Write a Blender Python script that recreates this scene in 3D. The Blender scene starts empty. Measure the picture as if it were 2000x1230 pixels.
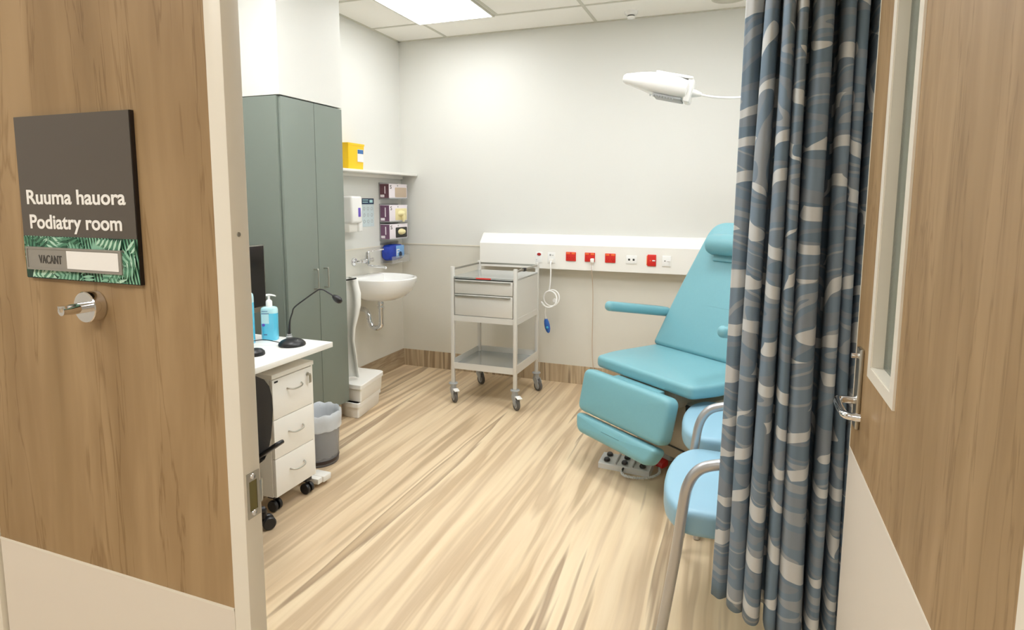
import bpy, bmesh, math, random
from mathutils import Matrix, Vector
random.seed(7)
C = bpy.context.scene.collection
PI = math.pi
# ------------------------------------------------------------------ materials
def lin(c):
    c = c / 255.0
    return c / 12.92 if c <= 0.04045 else ((c + 0.055) / 1.055) ** 2.4
def rgb(r, g, b): return (lin(r), lin(g), lin(b), 1.0)
def newmat(name):
    m = bpy.data.materials.new(name); m.use_nodes = True
    nt = m.node_tree; b = nt.nodes['Principled BSDF']
    return m, nt, b
def plain(name, col, rough=0.5, metal=0.0, spec=0.5, bump=0.0, bscale=60, var=0.0, trans=0.0, alpha=1.0, coat=0.0):
    m, nt, b = newmat(name)
    b.inputs['Base Color'].default_value = col
    b.inputs['Roughness'].default_value = rough
    b.inputs['Metallic'].default_value = metal
    b.inputs['Specular IOR Level'].default_value = spec
    b.inputs['Transmission Weight'].default_value = trans
    b.inputs['Alpha'].default_value = alpha
    b.inputs['Coat Weight'].default_value = coat
    tc = nt.nodes.new('ShaderNodeTexCoord')
    nz = nt.nodes.new('ShaderNodeTexNoise'); nz.inputs['Scale'].default_value = bscale; nz.inputs['Detail'].default_value = 3
    nt.links.new(tc.outputs['Object'], nz.inputs['Vector'])
    if bump:
        bp = nt.nodes.new('ShaderNodeBump'); bp.inputs['Strength'].default_value = bump; bp.inputs['Distance'].default_value = 0.002
        nt.links.new(nz.outputs['Fac'], bp.inputs['Height']); nt.links.new(bp.outputs['Normal'], b.inputs['Normal'])
    if var:
        mx = nt.nodes.new('ShaderNodeMix'); mx.data_type = 'RGBA'
        mx.inputs[6].default_value = tuple(c * (1 - var) for c in col[:3]) + (1,)
        mx.inputs[7].default_value = tuple(min(1, c * (1 + var)) for c in col[:3]) + (1,)
        nt.links.new(nz.outputs['Fac'], mx.inputs[0]); nt.links.new(mx.outputs[2], b.inputs['Base Color'])
    return m
def ramp(nt, stops, interp='LINEAR'):
    r = nt.nodes.new('ShaderNodeValToRGB'); cr = r.color_ramp; cr.interpolation = interp
    while len(cr.elements) < len(stops): cr.elements.new(0.5)
    for e, (p, c) in zip(cr.elements, stops): e.position = p; e.color = c
    return r
def noise(nt, vec, scale, detail=3, rough=0.5, dist=0.0):
    n = nt.nodes.new('ShaderNodeTexNoise')
    n.inputs['Scale'].default_value = scale; n.inputs['Detail'].default_value = detail
    n.inputs['Roughness'].default_value = rough; n.inputs['Distortion'].default_value = dist
    nt.links.new(vec, n.inputs['Vector']); return n
def mapping(nt, out, scale, loc=(0, 0, 0), rot=(0, 0, 0)):
    mp = nt.nodes.new('ShaderNodeMapping'); mp.inputs['Scale'].default_value = scale
    mp.inputs['Location'].default_value = loc; mp.inputs['Rotation'].default_value = rot
    nt.links.new(out, mp.inputs['Vector']); return mp.outputs['Vector']
def mix(nt, fac, a, b, mode='MIX'):
    mx = nt.nodes.new('ShaderNodeMix'); mx.data_type = 'RGBA'; mx.blend_type = mode
    if isinstance(fac, float): mx.inputs[0].default_value = fac
    else: nt.links.new(fac, mx.inputs[0])
    for s, i in ((a, 6), (b, 7)):
        if isinstance(s, tuple): mx.inputs[i].default_value = s
        else: nt.links.new(s, mx.inputs[i])
    return mx.outputs[2]
def streaks(name, sc, stops, fine, seed=0.0, rough=0.42, warpy=.035):
    """streaky timber look: sc = coordinate scale, big across the grain and small along it"""
    m, nt, b = newmat(name)
    tc = nt.nodes.new('ShaderNodeTexCoord').outputs['Object']
    warp = noise(nt, mapping(nt, tc, (.9, .9, .9), (seed, 0, 0)), 1.3, 2)
    v0 = nt.nodes.new('ShaderNodeVectorMath'); v0.operation = 'MULTIPLY_ADD'
    nt.links.new(warp.outputs['Color'], v0.inputs[0]); v0.inputs[1].default_value = (warpy,) * 3; nt.links.new(tc, v0.inputs[2])
    v = v0.outputs[0]
    n1 = noise(nt, mapping(nt, v, sc, (seed, seed * .7, 0)), 1.0, 4, .55, .25)
    r1 = ramp(nt, stops); nt.links.new(n1.outputs['Fac'], r1.inputs[0])
    n2 = noise(nt, mapping(nt, v, tuple(s * 4.5 for s in sc), (3 + seed, 1, 2)), 1.0, 4, .6, .3)
    r2 = ramp(nt, [(0.36, (fine, fine * .97, fine * .93, 1)), (0.56, (1, 1, 1, 1))]); nt.links.new(n2.outputs['Fac'], r2.inputs[0])
    c = mix(nt, 1.0, r1.outputs[0], r2.outputs[0], 'MULTIPLY')
    nt.links.new(c, b.inputs['Base Color'])
    b.inputs['Roughness'].default_value = rough
    return m
FS = [(0.30, rgb(156, 134, 108)), (0.385, rgb(188, 164, 132)), (0.41, rgb(218, 194, 160)), (0.47, rgb(226, 204, 170)), (0.50, rgb(198, 174, 142)), (0.53, rgb(204, 180, 148)), (0.56, rgb(226, 204, 170)),
      (0.61, rgb(230, 210, 176)), (0.628, rgb(168, 146, 120)), (0.66, rgb(194, 170, 138)), (0.70, rgb(224, 202, 168))]
M = {}
M['floor'] = streaks('vinyl plank floor', (4.4, .20, .32), FS, .93)
M['skirt_back'] = streaks('vinyl skirting back', (9, .4, .4), [(p, tuple(c * .72 for c in col[:3]) + (1,)) for p, col in FS], .8, 4.0)
M['skirt_side'] = streaks('vinyl skirting side', (.4, .8, 7), [(p, tuple(c * .62 for c in col[:3]) + (1,)) for p, col in FS], .8, 2.0)
WS = [(0.25, rgb(130, 104, 68)), (0.42, rgb(158, 130, 92)), (0.52, rgb(170, 142, 104)), (0.60, rgb(156, 128, 90)), (0.75, rgb(176, 148, 111))]
def wood():
    m = streaks('oak laminate', (4.5, 4.5, .55), WS, .87, 1.0, .5)
    nt = m.node_tree; b = nt.nodes['Principled BSDF']
    src = b.inputs['Base Color'].links[0].from_socket
    tc = nt.nodes.new('ShaderNodeTexCoord').outputs['Object']
    # thin dark grain cracks
    w = noise(nt, mapping(nt, tc, (10, 10, .9), (.3, 0, .4)), 1.0, 5, .65, .35)
    r = ramp(nt, [(0.485, (1, 1, 1, 1)), (0.5, (.66, .60, .50, 1)), (0.515, (1, 1, 1, 1))]); nt.links.new(w.outputs['Fac'], r.inputs[0])
    nt.links.new(mix(nt, .75, src, r.outputs[0], 'MULTIPLY'), b.inputs['Base Color'])
    return m
M['wood'] = wood()
M['wall'] = plain('white wall paint', rgb(223, 223, 218), .6, bump=.05, bscale=200)
M['dado'] = plain('greige wall vinyl', rgb(217, 214, 203), .5, var=.02, bscale=2)
M['ceil'] = plain('ceiling tile', rgb(248, 246, 240), .9, bump=.5, bscale=160, var=.03)
M['grid'] = plain('ceiling grid paint', rgb(206, 204, 192), .6)
M['frame'] = plain('door frame enamel', rgb(232, 226, 212), .35)
M['kick'] = plain('cream door vinyl', rgb(226, 217, 204), .45, var=.02, bscale=3)
M['cab'] = plain('sage grey laminate', rgb(124, 133, 125), .45, var=.02, bscale=3)
M['white'] = plain('white laminate', rgb(240, 238, 232), .4)
M['whiteg'] = plain('white gloss plastic', rgb(244, 244, 242), .25)
M['ceramic'] = plain('white ceramic', rgb(246, 246, 244), .12, coat=.4)
M['chrome'] = plain('chrome', rgb(226, 226, 228), .09, 1.0)
M['steel'] = plain('brushed steel', rgb(188, 186, 178), .32, 1.0)
M['alu'] = plain('silver tube paint', rgb(190, 190, 192), .3, .75)
M['trolley'] = plain('light grey steel enamel', rgb(214, 212, 206), .35, .15)
M['trolley_shelf'] = plain('glossy steel shelf', rgb(196, 200, 200), .16, .7)
M['teal'] = plain('teal vinyl upholstery', rgb(120, 174, 184), .38, bump=.12, bscale=90, var=.03)
M['blue'] = plain('light blue vinyl upholstery', rgb(142, 182, 202), .42, bump=.1, bscale=90)
M['black'] = plain('black plastic', rgb(30, 30, 32), .38, bump=.05)
M['mesh'] = plain('black mesh fabric', rgb(34, 30, 26), .9, bump=.8, bscale=420, var=.4)
M['screen'] = plain('black screen', rgb(10, 10, 12), .15)
M['dark'] = plain('dark gap', rgb(60, 60, 58), .8)
M['rubber'] = plain('grey rubber tyre', rgb(96, 92, 88), .7)
M['greyplastic'] = plain('grey plastic', rgb(168, 170, 170), .4)
M['basegrey'] = plain('beige grey base cover', rgb(176, 166, 148), .45)
M['foot'] = plain('pale grey control box', rgb(222, 222, 220), .35)
M['red'] = plain('red socket plastic', rgb(214, 40, 34), .35)
M['reddk'] = plain('dark red plastic', rgb(160, 20, 18), .4)
M['orange'] = plain('orange rocker', rgb(244, 120, 60), .35)
M['yellow'] = plain('yellow sharps plastic', rgb(250, 204, 20), .35)
M['label'] = plain('white paper label', rgb(242, 240, 240), .6)
M['labelblue'] = plain('blue label print', rgb(60, 110, 170), .6)
M['navy'] = plain('navy print', rgb(24, 50, 84), .6)
M['posterg'] = plain('pale poster print', rgb(206, 220, 224), .6, var=.12, bscale=60)
M['purple'] = plain('purple push bar', rgb(108, 84, 196), .4)
M['plum'] = plain('plum box card', rgb(112, 78, 104), .6, var=.15, bscale=80)
M['maroon'] = plain('maroon box card', rgb(104, 66, 76), .6, var=.15, bscale=80)
M['card'] = plain('white box card', rgb(240, 232, 238), .55)
M['latex'] = plain('cream latex', rgb(240, 228, 176), .6, bump=.4)
M['clear'] = plain('clear acrylic', rgb(214, 216, 214), .1, alpha=.2)
M['window'] = plain('grey door glass', rgb(120, 132, 124), .08, alpha=.55)
M['pack'] = plain('royal blue pack film', rgb(30, 62, 170), .25, var=.5, bscale=22)
M['packlt'] = plain('light blue pack film', rgb(120, 170, 226), .25, var=.3, bscale=30)
M['gelblue'] = plain('blue hand gel', rgb(84, 200, 236), .12, spec=.6, coat=.5)
M['gelpale'] = plain('clear bottle shoulder', rgb(190, 232, 238), .12, coat=.5)
M['mint'] = plain('mint cap', rgb(110, 205, 180), .35)
M['print'] = plain('blue grey print', rgb(70, 104, 150), .6)
M['liner'] = plain('translucent bin liner', rgb(226, 232, 238), .35, alpha=.72, bump=.6, bscale=30)
M['bin'] = plain('smoked bin plastic', rgb(150, 150, 152), .3, alpha=.38)
M['binbase'] = plain('dark bin base', rgb(50, 38, 38), .4)
M['sheet'] = plain('white plastic sheet', rgb(240, 240, 234), .5, bump=.6, bscale=14)
M['handset'] = plain('blue handset', rgb(50, 104, 190), .35)
M['sign'] = plain('charcoal sign board', rgb(88, 81, 74), .4)
M['signedge'] = plain('black sign edge', rgb(28, 20, 20), .4)
M['slide'] = plain('grey slider metal', rgb(152, 148, 140), .4, .2)
M['inkdark'] = plain('dark grey ink', rgb(74, 70, 66), .5)
M['inkwhite'] = plain('white ink', rgb(244, 242, 238), .5)
M['beige'] = plain('warm beige plastic', rgb(200, 180, 158), .5)
M['olive'] = plain('strike opening', rgb(112, 104, 58), .6)
def emit(name, col, s):
    m, nt, b = newmat(name)
    b.inputs['Base Color'].default_value = (.9, .9, .9, 1)
    b.inputs['Emission Color'].default_value = col; b.inputs['Emission Strength'].default_value = s
    return m
M['lamp'] = emit('light diffuser', (.975, .985, 1, 1), 10.5)
M['lamp_fill'] = emit('unseen fill panel diffuser', (.975, .985, 1, 1), 17.5)
M['lamp_hall_fill'] = emit('added corridor fill diffuser', (1, .985, .965, 1), 12.0)
M['leaf_a'] = plain('pale fern print', rgb(140, 190, 164), .5)
M['leaf_b'] = plain('mid fern print', rgb(78, 134, 106), .5)
M['leaf_c'] = plain('dark fern print', rgb(34, 84, 62), .5)
M['leaf_d'] = plain('mint fern print', rgb(186, 222, 200), .5)
def leafmat():
    m, nt, b = newmat('fern leaf print')
    tc = nt.nodes.new('ShaderNodeTexCoord').outputs['Object']
    base = noise(nt, mapping(nt, tc, (1, 1, 1)), 16, 1)
    w = nt.nodes.new('ShaderNodeTexWave'); w.wave_type = 'BANDS'; w.inputs['Scale'].default_value = 26
    w.inputs['Distortion'].default_value = 7; w.inputs['Detail'].default_value = 1; w.inputs['Detail Scale'].default_value = .25
    nt.links.new(mapping(nt, tc, (2.2, 1, .8), rot=(0, .5, 0)), w.inputs['Vector'])
    r = ramp(nt, [(0.0, rgb(16, 52, 40)), (.45, rgb(36, 92, 66)), (.6, rgb(96, 160, 128)), (1, rgb(150, 205, 175))])
    r2 = ramp(nt, [(.38, (.12, .12, .12, 1)), (.55, (1, 1, 1, 1))]); nt.links.new(base.outputs['Fac'], r2.inputs[0])
    mm = nt.nodes.new('ShaderNodeMath'); mm.operation = 'MULTIPLY'
    nt.links.new(w.outputs['Fac'], mm.inputs[0]); nt.links.new(r2.outputs[0], mm.inputs[1])
    nt.links.new(mm.outputs[0], r.inputs[0]); nt.links.new(r.outputs[0], b.inputs['Base Color'])
    return m
M['leaf'] = leafmat()
def curtainmat():
    m, nt, b = newmat('patterned privacy curtain cloth')
    tc = nt.nodes.new('ShaderNodeTexCoord').outputs['UV']
    def warped(loc, amt, sc_):
        n = noise(nt, mapping(nt, tc, (sc_, sc_, 1), loc), 1.0, 0)
        v = nt.nodes.new('ShaderNodeVectorMath'); v.operation = 'MULTIPLY_ADD'
        nt.links.new(n.outputs['Color'], v.inputs[0]); v.inputs[1].default_value = (0, amt, 0); nt.links.new(tc, v.inputs[2])
        return v.outputs[0]
    n1 = noise(nt, mapping(nt, warped((0, 0, 0), .22, 3.2), (2.2, 15, 1)), 1.0, 0, .3)
    r1 = ramp(nt, [(0, rgb(104, 122, 138)), (.41, rgb(126, 135, 145)), (.50, rgb(114, 131, 147)), (.59, rgb(146, 152, 158)), (.64, rgb(116, 130, 144))], 'CONSTANT')
    nt.links.new(n1.outputs['Fac'], r1.inputs[0])
    # pale crescent strokes: thin warped bands, cut into short lengths
    w = nt.nodes.new('ShaderNodeTexWave'); w.wave_type = 'BANDS'; w.bands_direction = 'Y'; w.inputs['Scale'].default_value = 2.6; w.inputs['Distortion'].default_value = 0
    nt.links.new(warped((4, 1, 0), .19, 4.2), w.inputs['Vector'])
    rw = ramp(nt, [(0, (0, 0, 0, 1)), (.80, (1, 1, 1, 1))], 'CONSTANT'); nt.links.new(w.outputs['Fac'], rw.inputs[0])
    n2 = noise(nt, mapping(nt, tc, (5.5, 9, 1), (7, 3, 0)), 1.0, 0, .3)
    r2 = ramp(nt, [(0, (0, 0, 0, 1)), (.47, (1, 1, 1, 1))], 'CONSTANT'); nt.links.new(n2.outputs['Fac'], r2.inputs[0])
    mm = nt.nodes.new('ShaderNodeMath'); mm.operation = 'MULTIPLY'
    nt.links.new(rw.outputs[0], mm.inputs[0]); nt.links.new(r2.outputs[0], mm.inputs[1])
    c = mix(nt, mm.outputs[0], r1.outputs[0], rgb(194, 196, 196))
    nt.links.new(c, b.inputs['Base Color']); b.inputs['Roughness'].default_value = .85
    return m
M['curtain'] = curtainmat()

# ------------------------------------------------------------------ geometry helpers
class MB:
    def __init__(s): s.bm = bmesh.new(); s.slots = []; s.mi = 0
    def use(s, mat):
        if mat not in s.slots: s.slots.append(mat)
        s.mi = s.slots.index(mat); return s
    def _mark(s, before):
        for f in s.bm.faces:
            if f not in before: f.material_index = s.mi
    def box(s, x0, x1, y0, y1, z0, z1, bev=0.0, seg=2, Mx=None):
        before = set(s.bm.faces)
        vs = [s.bm.verts.new((x, y, z)) for x in (x0, x1) for y in (y0, y1) for z in (z0, z1)]
        fs = [s.bm.faces.new([vs[i] for i in q]) for q in ((0, 1, 3, 2), (4, 6, 7, 5), (0, 4, 5, 1), (2, 3, 7, 6), (0, 2, 6, 4), (1, 5, 7, 3))]
        if bev:
            es = list({e for f in fs for e in f.edges})
            r = bmesh.ops.bevel(s.bm, geom=es, offset=bev, segments=seg, profile=.5, affect='EDGES')
        new = [f for f in s.bm.faces if f not in before]
        if Mx is not None:
            bmesh.ops.transform(s.bm, matrix=Mx, verts=list({v for f in new for v in f.verts}))
        for f in new: f.material_index = s.mi
        return s
    def rings(s, rs, closed=True, cap=True):
        before = set(s.bm.faces)
        R = [[s.bm.verts.new(p) for p in r] for r in rs]
        n = len(R[0])
        for a, b in zip(R, R[1:]):
            for i in range(n if closed else n - 1):
                j = (i + 1) % n
                s.bm.faces.new((a[i], a[j], b[j], b[i]))
        if cap and closed:
            s.bm.faces.new(list(reversed(R[0]))); s.bm.faces.new(R[-1])
        s._mark(before); return s
    def lathe(s, prof, Mx=None, n=32, sx=1, sy=1, cap=True):
        Mx = Mx or Matrix.Identity(4)
        return s.rings([[Mx @ Vector((max(r, 1e-5) * math.cos(2 * PI * i / n) * sx, max(r, 1e-5) * math.sin(2 * PI * i / n) * sy, z)) for i in range(n)] for r, z in prof], cap=cap)
    def tube(s, pts, r, n=12, smooth=0, closed=False, flat=1.0):
        pts = [Vector(p) for p in pts]
        if smooth: pts = catmull(pts, smooth, closed)
        rad = r if callable(r) else (lambda t: r)
        rs = []; up = None
        N = len(pts)
        for i, p in enumerate(pts):
            a = pts[i - 1] if (i or closed) else pts[0]; b = pts[(i + 1) % N] if (i < N - 1 or closed) else pts[-1]
            t = (b - a).normalized()
            if up is None:
                up = Vector((0, 0, 1)) if abs(t.z) < .9 else Vector((1, 0, 0))
            u = (up - t * up.dot(t)).normalized(); w = t.cross(u); up = u
            q = rad(i / max(1, N - 1))
            rs.append([p + (u * math.cos(2 * PI * k / n) * q + w * math.sin(2 * PI * k / n) * q * flat) for k in range(n)])
        if closed:
            rs.append(rs[0]); return s.rings(rs, cap=False)
        return s.rings(rs)
    def pad(s, outline, t, r, Mx, seg=4, crown=0.0):
        """slab from a 2D outline (ccw), thickness t along n, rounded rim r"""
        n = len(outline); P = [Vector((p[0], p[1])) for p in outline]
        nr = []
        for i in range(n):
            d1 = (P[i] - P[i - 1]).normalized(); d2 = (P[(i + 1) % n] - P[i]).normalized()
            a = Vector((d1.y, -d1.x)); b = Vector((d2.y, -d2.x)); m = (a + b).normalized()
            nr.append(m / max(.5, m.dot(a)))
        rs = []
        def ring(ins, z): rs.append([Mx @ Vector((P[i].x - nr[i].x * ins, P[i].y - nr[i].y * ins, z)) for i in range(n)])
        for k in range(seg + 1):
            a = PI / 2 * k / seg; ring(r * (1 - math.sin(a)), r * (1 - math.cos(a)))
        for k in range(seg + 1):
            a = PI / 2 * k / seg; ring(r * (1 - math.cos(a)), t - r * (1 - math.sin(a)))
        cen = sum(P, Vector((0, 0))) / n
        if crown:
            for f, h in ((.75, .4), (.5, .75), (.25, .95)):
                rs.append([Mx @ Vector((cen.x + (P[i].x - nr[i].x * r - cen.x) * f, cen.y + (P[i].y - nr[i].y * r - cen.y) * f, t + crown * h)) for i in range(n)])
        return s.rings(rs)
    def quad(s, *ps):
        f = s.bm.faces.new([s.bm.verts.new(p) for p in ps]); f.material_index = s.mi; return s
def catmull(pts, k, closed=False):
    out = []; n = len(pts)
    for i in range(n if closed else n - 1):
        if closed: p0, p1, p2, p3 = pts[i - 1], pts[i], pts[(i + 1) % n], pts[(i + 2) % n]
        else: p0, p1, p2, p3 = pts[max(i - 1, 0)], pts[i], pts[i + 1], pts[min(i + 2, n - 1)]
        for j in range(k):
            t = j / k
            out.append(.5 * ((2 * p1) + (p2 - p0) * t + (2 * p0 - 5 * p1 + 4 * p2 - p3) * t * t + (3 * p1 - p0 - 3 * p2 + p3) * t ** 3))
    if not closed: out.append(pts[-1])
    return out
def rpoly(pts, rad, seg=6):
    """round the corners of a polygon; rad = one radius or one per corner"""
    n = len(pts); out = []
    for i in range(n):
        r = rad[i] if isinstance(rad, (list, tuple)) else rad
        p = Vector(pts[i]); a = Vector(pts[i - 1]) - p; b = Vector(pts[(i + 1) % n]) - p
        la, lb = a.length, b.length; a.normalize(); b.normalize()
        r = min(r, la * .49, lb * .49)
        A = p + a * r; B = p + b * r
        for k in range(seg + 1):
            t = k / seg; out.append(tuple((1 - t) ** 2 * A + 2 * t * (1 - t) * p + t * t * B))
    return out
def build(name, mb, mat=None, parent=None, origin=None, smooth=35, kind=None, label=None, uv=None):
    bm = mb.bm
    bmesh.ops.recalc_face_normals(bm, faces=bm.faces[:])
    if origin is not None:
        bmesh.ops.translate(bm, verts=bm.verts[:], vec=-Vector(origin))
    me = bpy.data.meshes.new(name); bm.to_mesh(me); bm.free()
    for m in (mb.slots or [mat]): me.materials.append(M[m])
    if smooth:
        for p in me.polygons: p.use_smooth = True
        me.set_sharp_from_angle(angle=math.radians(smooth))
    o = bpy.data.objects.new(name, me); C.objects.link(o)
    if parent is not None: o.parent = parent
    elif origin is not None: o.location = origin
    if kind: o['kind'] = kind
    if label: o['label'] = label
    return o
class Thing:
    """an Empty at the base of a thing; parts are given in its local frame (or world frame when world=True)"""
    def __init__(s, name, label, cat, loc, rz=0, group=None, world=False):
        o = bpy.data.objects.new(name, None); C.objects.link(o); o.empty_display_size = .1
        o.location = loc; o.rotation_euler = (0, 0, rz); o['label'] = label; o['category'] = cat
        if group: o['group'] = group
        s.o = o; s.org = Vector(loc) if world else None
    def part(s, name, mb, mat=None, parent=None, **k):
        return build(name, mb, mat, parent or s.o, origin=s.org, **k)
def solo(name, mb, mat, label, cat, origin, group=None, **k):
    o = build(name, mb, mat, origin=origin, **k); o['label'] = label; o['category'] = cat
    if group: o['group'] = group
    return o
def near(mb, k=.9887):
    for v in mb.bm.verts: v.co.x *= k; v.co.z = 1.4 + (v.co.z - 1.4) * k
    return mb
def struct(name, mb, mat=None, **k): return build(name, mb, mat, kind='structure', **k)
def dup(root, loc=None, rz=None, label=None):
    r = root.copy(); C.objects.link(r)
    if loc is not None: r.location = loc
    if rz is not None: r.rotation_euler = (0, 0, rz)
    if label: r['label'] = label
    for ch in list(root.children):
        c = ch.copy(); C.objects.link(c); c.parent = r
        for g in list(ch.children):
            d = g.copy(); C.objects.link(d); d.parent = c
    return r
def text_into(mb, s, x, z, w, h, Mx, bold=0.0, depth=.0006):
    """flat lettering fitted to a w x h box with its lower left at (x, z); Mx maps (u, v, n)"""
    cu = bpy.data.curves.new('lettering', 'FONT'); cu.body = s; cu.size = 1; cu.offset = bold; cu.extrude = .02
    ob = bpy.data.objects.new('lettering', cu); C.objects.link(ob)
    bpy.context.view_layer.update()
    me = bpy.data.meshes.new_from_object(ob.evaluated_get(bpy.context.evaluated_depsgraph_get()))
    C.objects.unlink(ob); bpy.data.objects.remove(ob); bpy.data.curves.remove(cu)
    xs = [v.co.x for v in me.vertices]; ys = [v.co.y for v in me.vertices]; zs = [v.co.z for v in me.vertices]
    x0, x1, y0, y1, z0, z1 = min(xs), max(xs), min(ys), max(ys), min(zs), max(zs)
    for v in me.vertices:
        v.co = Mx @ Vector((x + (v.co.x - x0) / (x1 - x0) * w, z + (v.co.y - y0) / (y1 - y0) * h, (v.co.z - z0) / (z1 - z0) * depth))
    before = set(mb.bm.faces)
    mb.bm.from_mesh(me); bpy.data.meshes.remove(me)
    mb._mark(before)
def frame_m(o, u, v, n):
    m = Matrix.Identity(4)
    for i, a in enumerate((u, v, n)):
        for j in range(3): m[j][i] = a[j]
    for j in range(3): m[j][3] = o[j]
    return m
UP = (0, 0, 1)
# ------------------------------------------------------------------ camera
cam = bpy.data.cameras.new('camera'); co = bpy.data.objects.new('camera', cam); C.objects.link(co)
f, cy, yaw, pit, roll = 1184.49, 530.49, .3597, .1167, .0041
cam.sensor_width = 36; cam.lens = f / 2000 * 36; cam.shift_y = -(615 - cy) / 2000; cam.clip_start = .02
fw = Vector((-math.sin(yaw) * math.cos(pit), math.cos(yaw) * math.cos(pit), -math.sin(pit)))
r0 = fw.cross(Vector(UP)).normalized(); u0 = r0.cross(fw)
rr = r0 * math.cos(roll) + u0 * math.sin(roll); uu = -r0 * math.sin(roll) + u0 * math.cos(roll)
mw = Matrix.Identity(4)
for i in range(3): mw[i][0] = rr[i]; mw[i][1] = uu[i]; mw[i][2] = -fw[i]
mw[2][3] = 1.40
co.matrix_world = mw
bpy.context.scene.camera = co
# ------------------------------------------------------------------ room shell
XL, XR, YB, YF, ZC = -2.656, 1.10, 4.434, .64, 2.668
def wallbox(name, x0, x1, y0, y1, z0, z1, mat): return struct(name, MB().box(x0, x1, y0, y1, z0, z1), mat, smooth=0)
wallbox('floor', -3.2, 2.2, -2.3, YB + .1, -.08, 0, 'floor')
w = MB(); w.use('wall').box(XL - .1, XR + .1, YB, YB + .1, 1.04, 2.8); w.use('dado').box(XL - .1, XR + .1, YB - .002, YB + .1, 0, 1.04)
struct('wall_back', w, smooth=0)
w = MB(); w.use('wall').box(XL - .1, XL, YF, YB, 1.04, 2.8); w.use('dado').box(XL - .1, XL + .002, YF, YB, 0, 1.04)
struct('wall_left', w, smooth=0)
w = MB(); w.use('wall').box(XR, XR + .1, YF, YB, 1.04, 2.8); w.use('dado').box(XR - .002, XR + .1, YF, YB, 0, 1.04)
struct('wall_right', w, smooth=0)
struct('trim_1', MB().box(XL + .002, XR - .002, YB - .006, YB - .002, 1.036, 1.044), 'frame', smooth=0)
struct('trim_2', MB().box(XL + .002, XL + .006, YF + .1, YB - .006, 1.036, 1.044), 'frame', smooth=0)
struct('baseboard_back', MB().box(XL + .006, XR - .006, YB - .008, YB - .002, 0, .142), 'skirt_back', smooth=0)
b = MB(); b.box(XL + .002, XL + .008, 3.16, YB - .008, 0, .142); struct('baseboard_left', b, 'skirt_side', smooth=0)
b = MB(); b.box(XR - .008, XR - .002, YF + .1, YB - .008, 0, .142); struct('baseboard_right', b, 'skirt_side', smooth=0)
# front wall around the doorway
HEAD = 2.12
JL, JR = -1.19, .356
w = MB()
w.box(-3.2, JL, YF - .02, YF + .1, 0, 2.8); w.box(JR, 2.2, YF - .02, YF + .1, 0, 2.8); w.box(JL, JR, YF - .02, YF + .1, HEAD + .05, 2.8)
struct('wall_front', w, 'wall', smooth=0)
fr = MB()
fr.box(JL - .03, -1.150, .592, YF + .115, 0, HEAD, .003); fr.box(.311, JR + .03, .60, YF + .115, 0, HEAD, .003); fr.box(JL - .03, JR + .03, .598, YF + .115, HEAD, HEAD + .06, .003)
struct('trim_3', fr, 'frame')
# corridor
wallbox('wall_corridor', -3.2, 2.2, -2.4, -2.3, 0, 2.8, 'wall')
wallbox('wall_corridor_left', -3.3, -3.2, -2.4, YF, 0, 2.8, 'wall')
wallbox('wall_corridor_right', 2.2, 2.3, -2.4, YF, 0, 2.8, 'wall')
# bulkhead over the tall cabinet
CX, CY0, CY1, CZ = -2.28, 2.605, 3.137, 1.942
wallbox('wall_bulkhead', XL, CX + .002, CY0, CY1, CZ + .004, ZC, 'wall')
# ceiling: one slab plus its grid; holes for lamps are simply covered by the lamp trays
wallbox('ceiling', -3.3, 2.3, -2.4, YB + .1, ZC, ZC + .1, 'ceil')
g = MB()
gy = [YB - .402 - .6 * k for k in range(7) if YB - .402 - .6 * k > .8]
for y in gy: g.box(XL, XR, y - .011, y + .011, ZC - .0035, ZC + .001)
for x in (-2.22, -1.03, .16): g.box(x - .011, x + .011, YF + .1, YB, ZC - .003, ZC + .001)
g.box(-1.645, -1.623, YF + .1, 4.03, ZC - .003, ZC + .001)
g.box(XL, XR, YB - .022, YB, ZC - .004, ZC + .001); g.box(XL, XL + .022, CY1, YB, ZC - .004, ZC + .001); g.box(XR - .022, XR, YF + .1, YB, ZC - .004, ZC + .001)
struct('trim_4', g, 'grid', smooth=0)
def ceiling_light(x, y, label, mat='lamp', group='square ceiling light panels', sx=.565, sy=.575):
    t = Thing('ceiling_light', label, 'light', (x, y, ZC - .012), group=None)
    m = MB()
    a, c = sx / 2, sy / 2
    for q in ((-a - .012, a + .012, -c - .012, -c), (-a - .012, a + .012, c, c + .012), (-a - .012, -a, -c, c), (a, a + .012, -c, c)):
        m.box(*q, -.002, .0115)
    t.part('frame', m, 'grid', smooth=0)
    t.part('diffuser', MB().box(-a, a, -c, c, .002, .009), mat, smooth=0)
    return t
ceiling_light(-1.947, 3.73, 'square white glowing ceiling panel above the trolley')
for i, (x, y, l) in enumerate(((-.45, 3.13, 'added square fill light panel above the teal treatment chair, beyond the top of the view'),
                 (.70, 2.53, 'added square fill light panel by the right wall, hidden behind the curtain'),
                 (-1.947, 1.93, 'added square fill light panel above the desk, beyond the top of the view'),
                 (-.75, 1.93, 'added square fill light panel just inside the doorway, beyond the top of the view'))):
    ceiling_light(x, y, l, 'lamp_fill')  # unseen panels added to brighten the room, stronger than the visible one
for x, y, l in ((-1.7, -.75, 'added long corridor fill light panel behind and left of the doorway'), (.1, -.95, 'added long corridor fill light panel behind the doorway')):
    ceiling_light(x, y, l, 'lamp_hall_fill', sx=1.15, sy=.57)  # unseen corridor panels added to light the fixed leaf and open door
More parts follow.
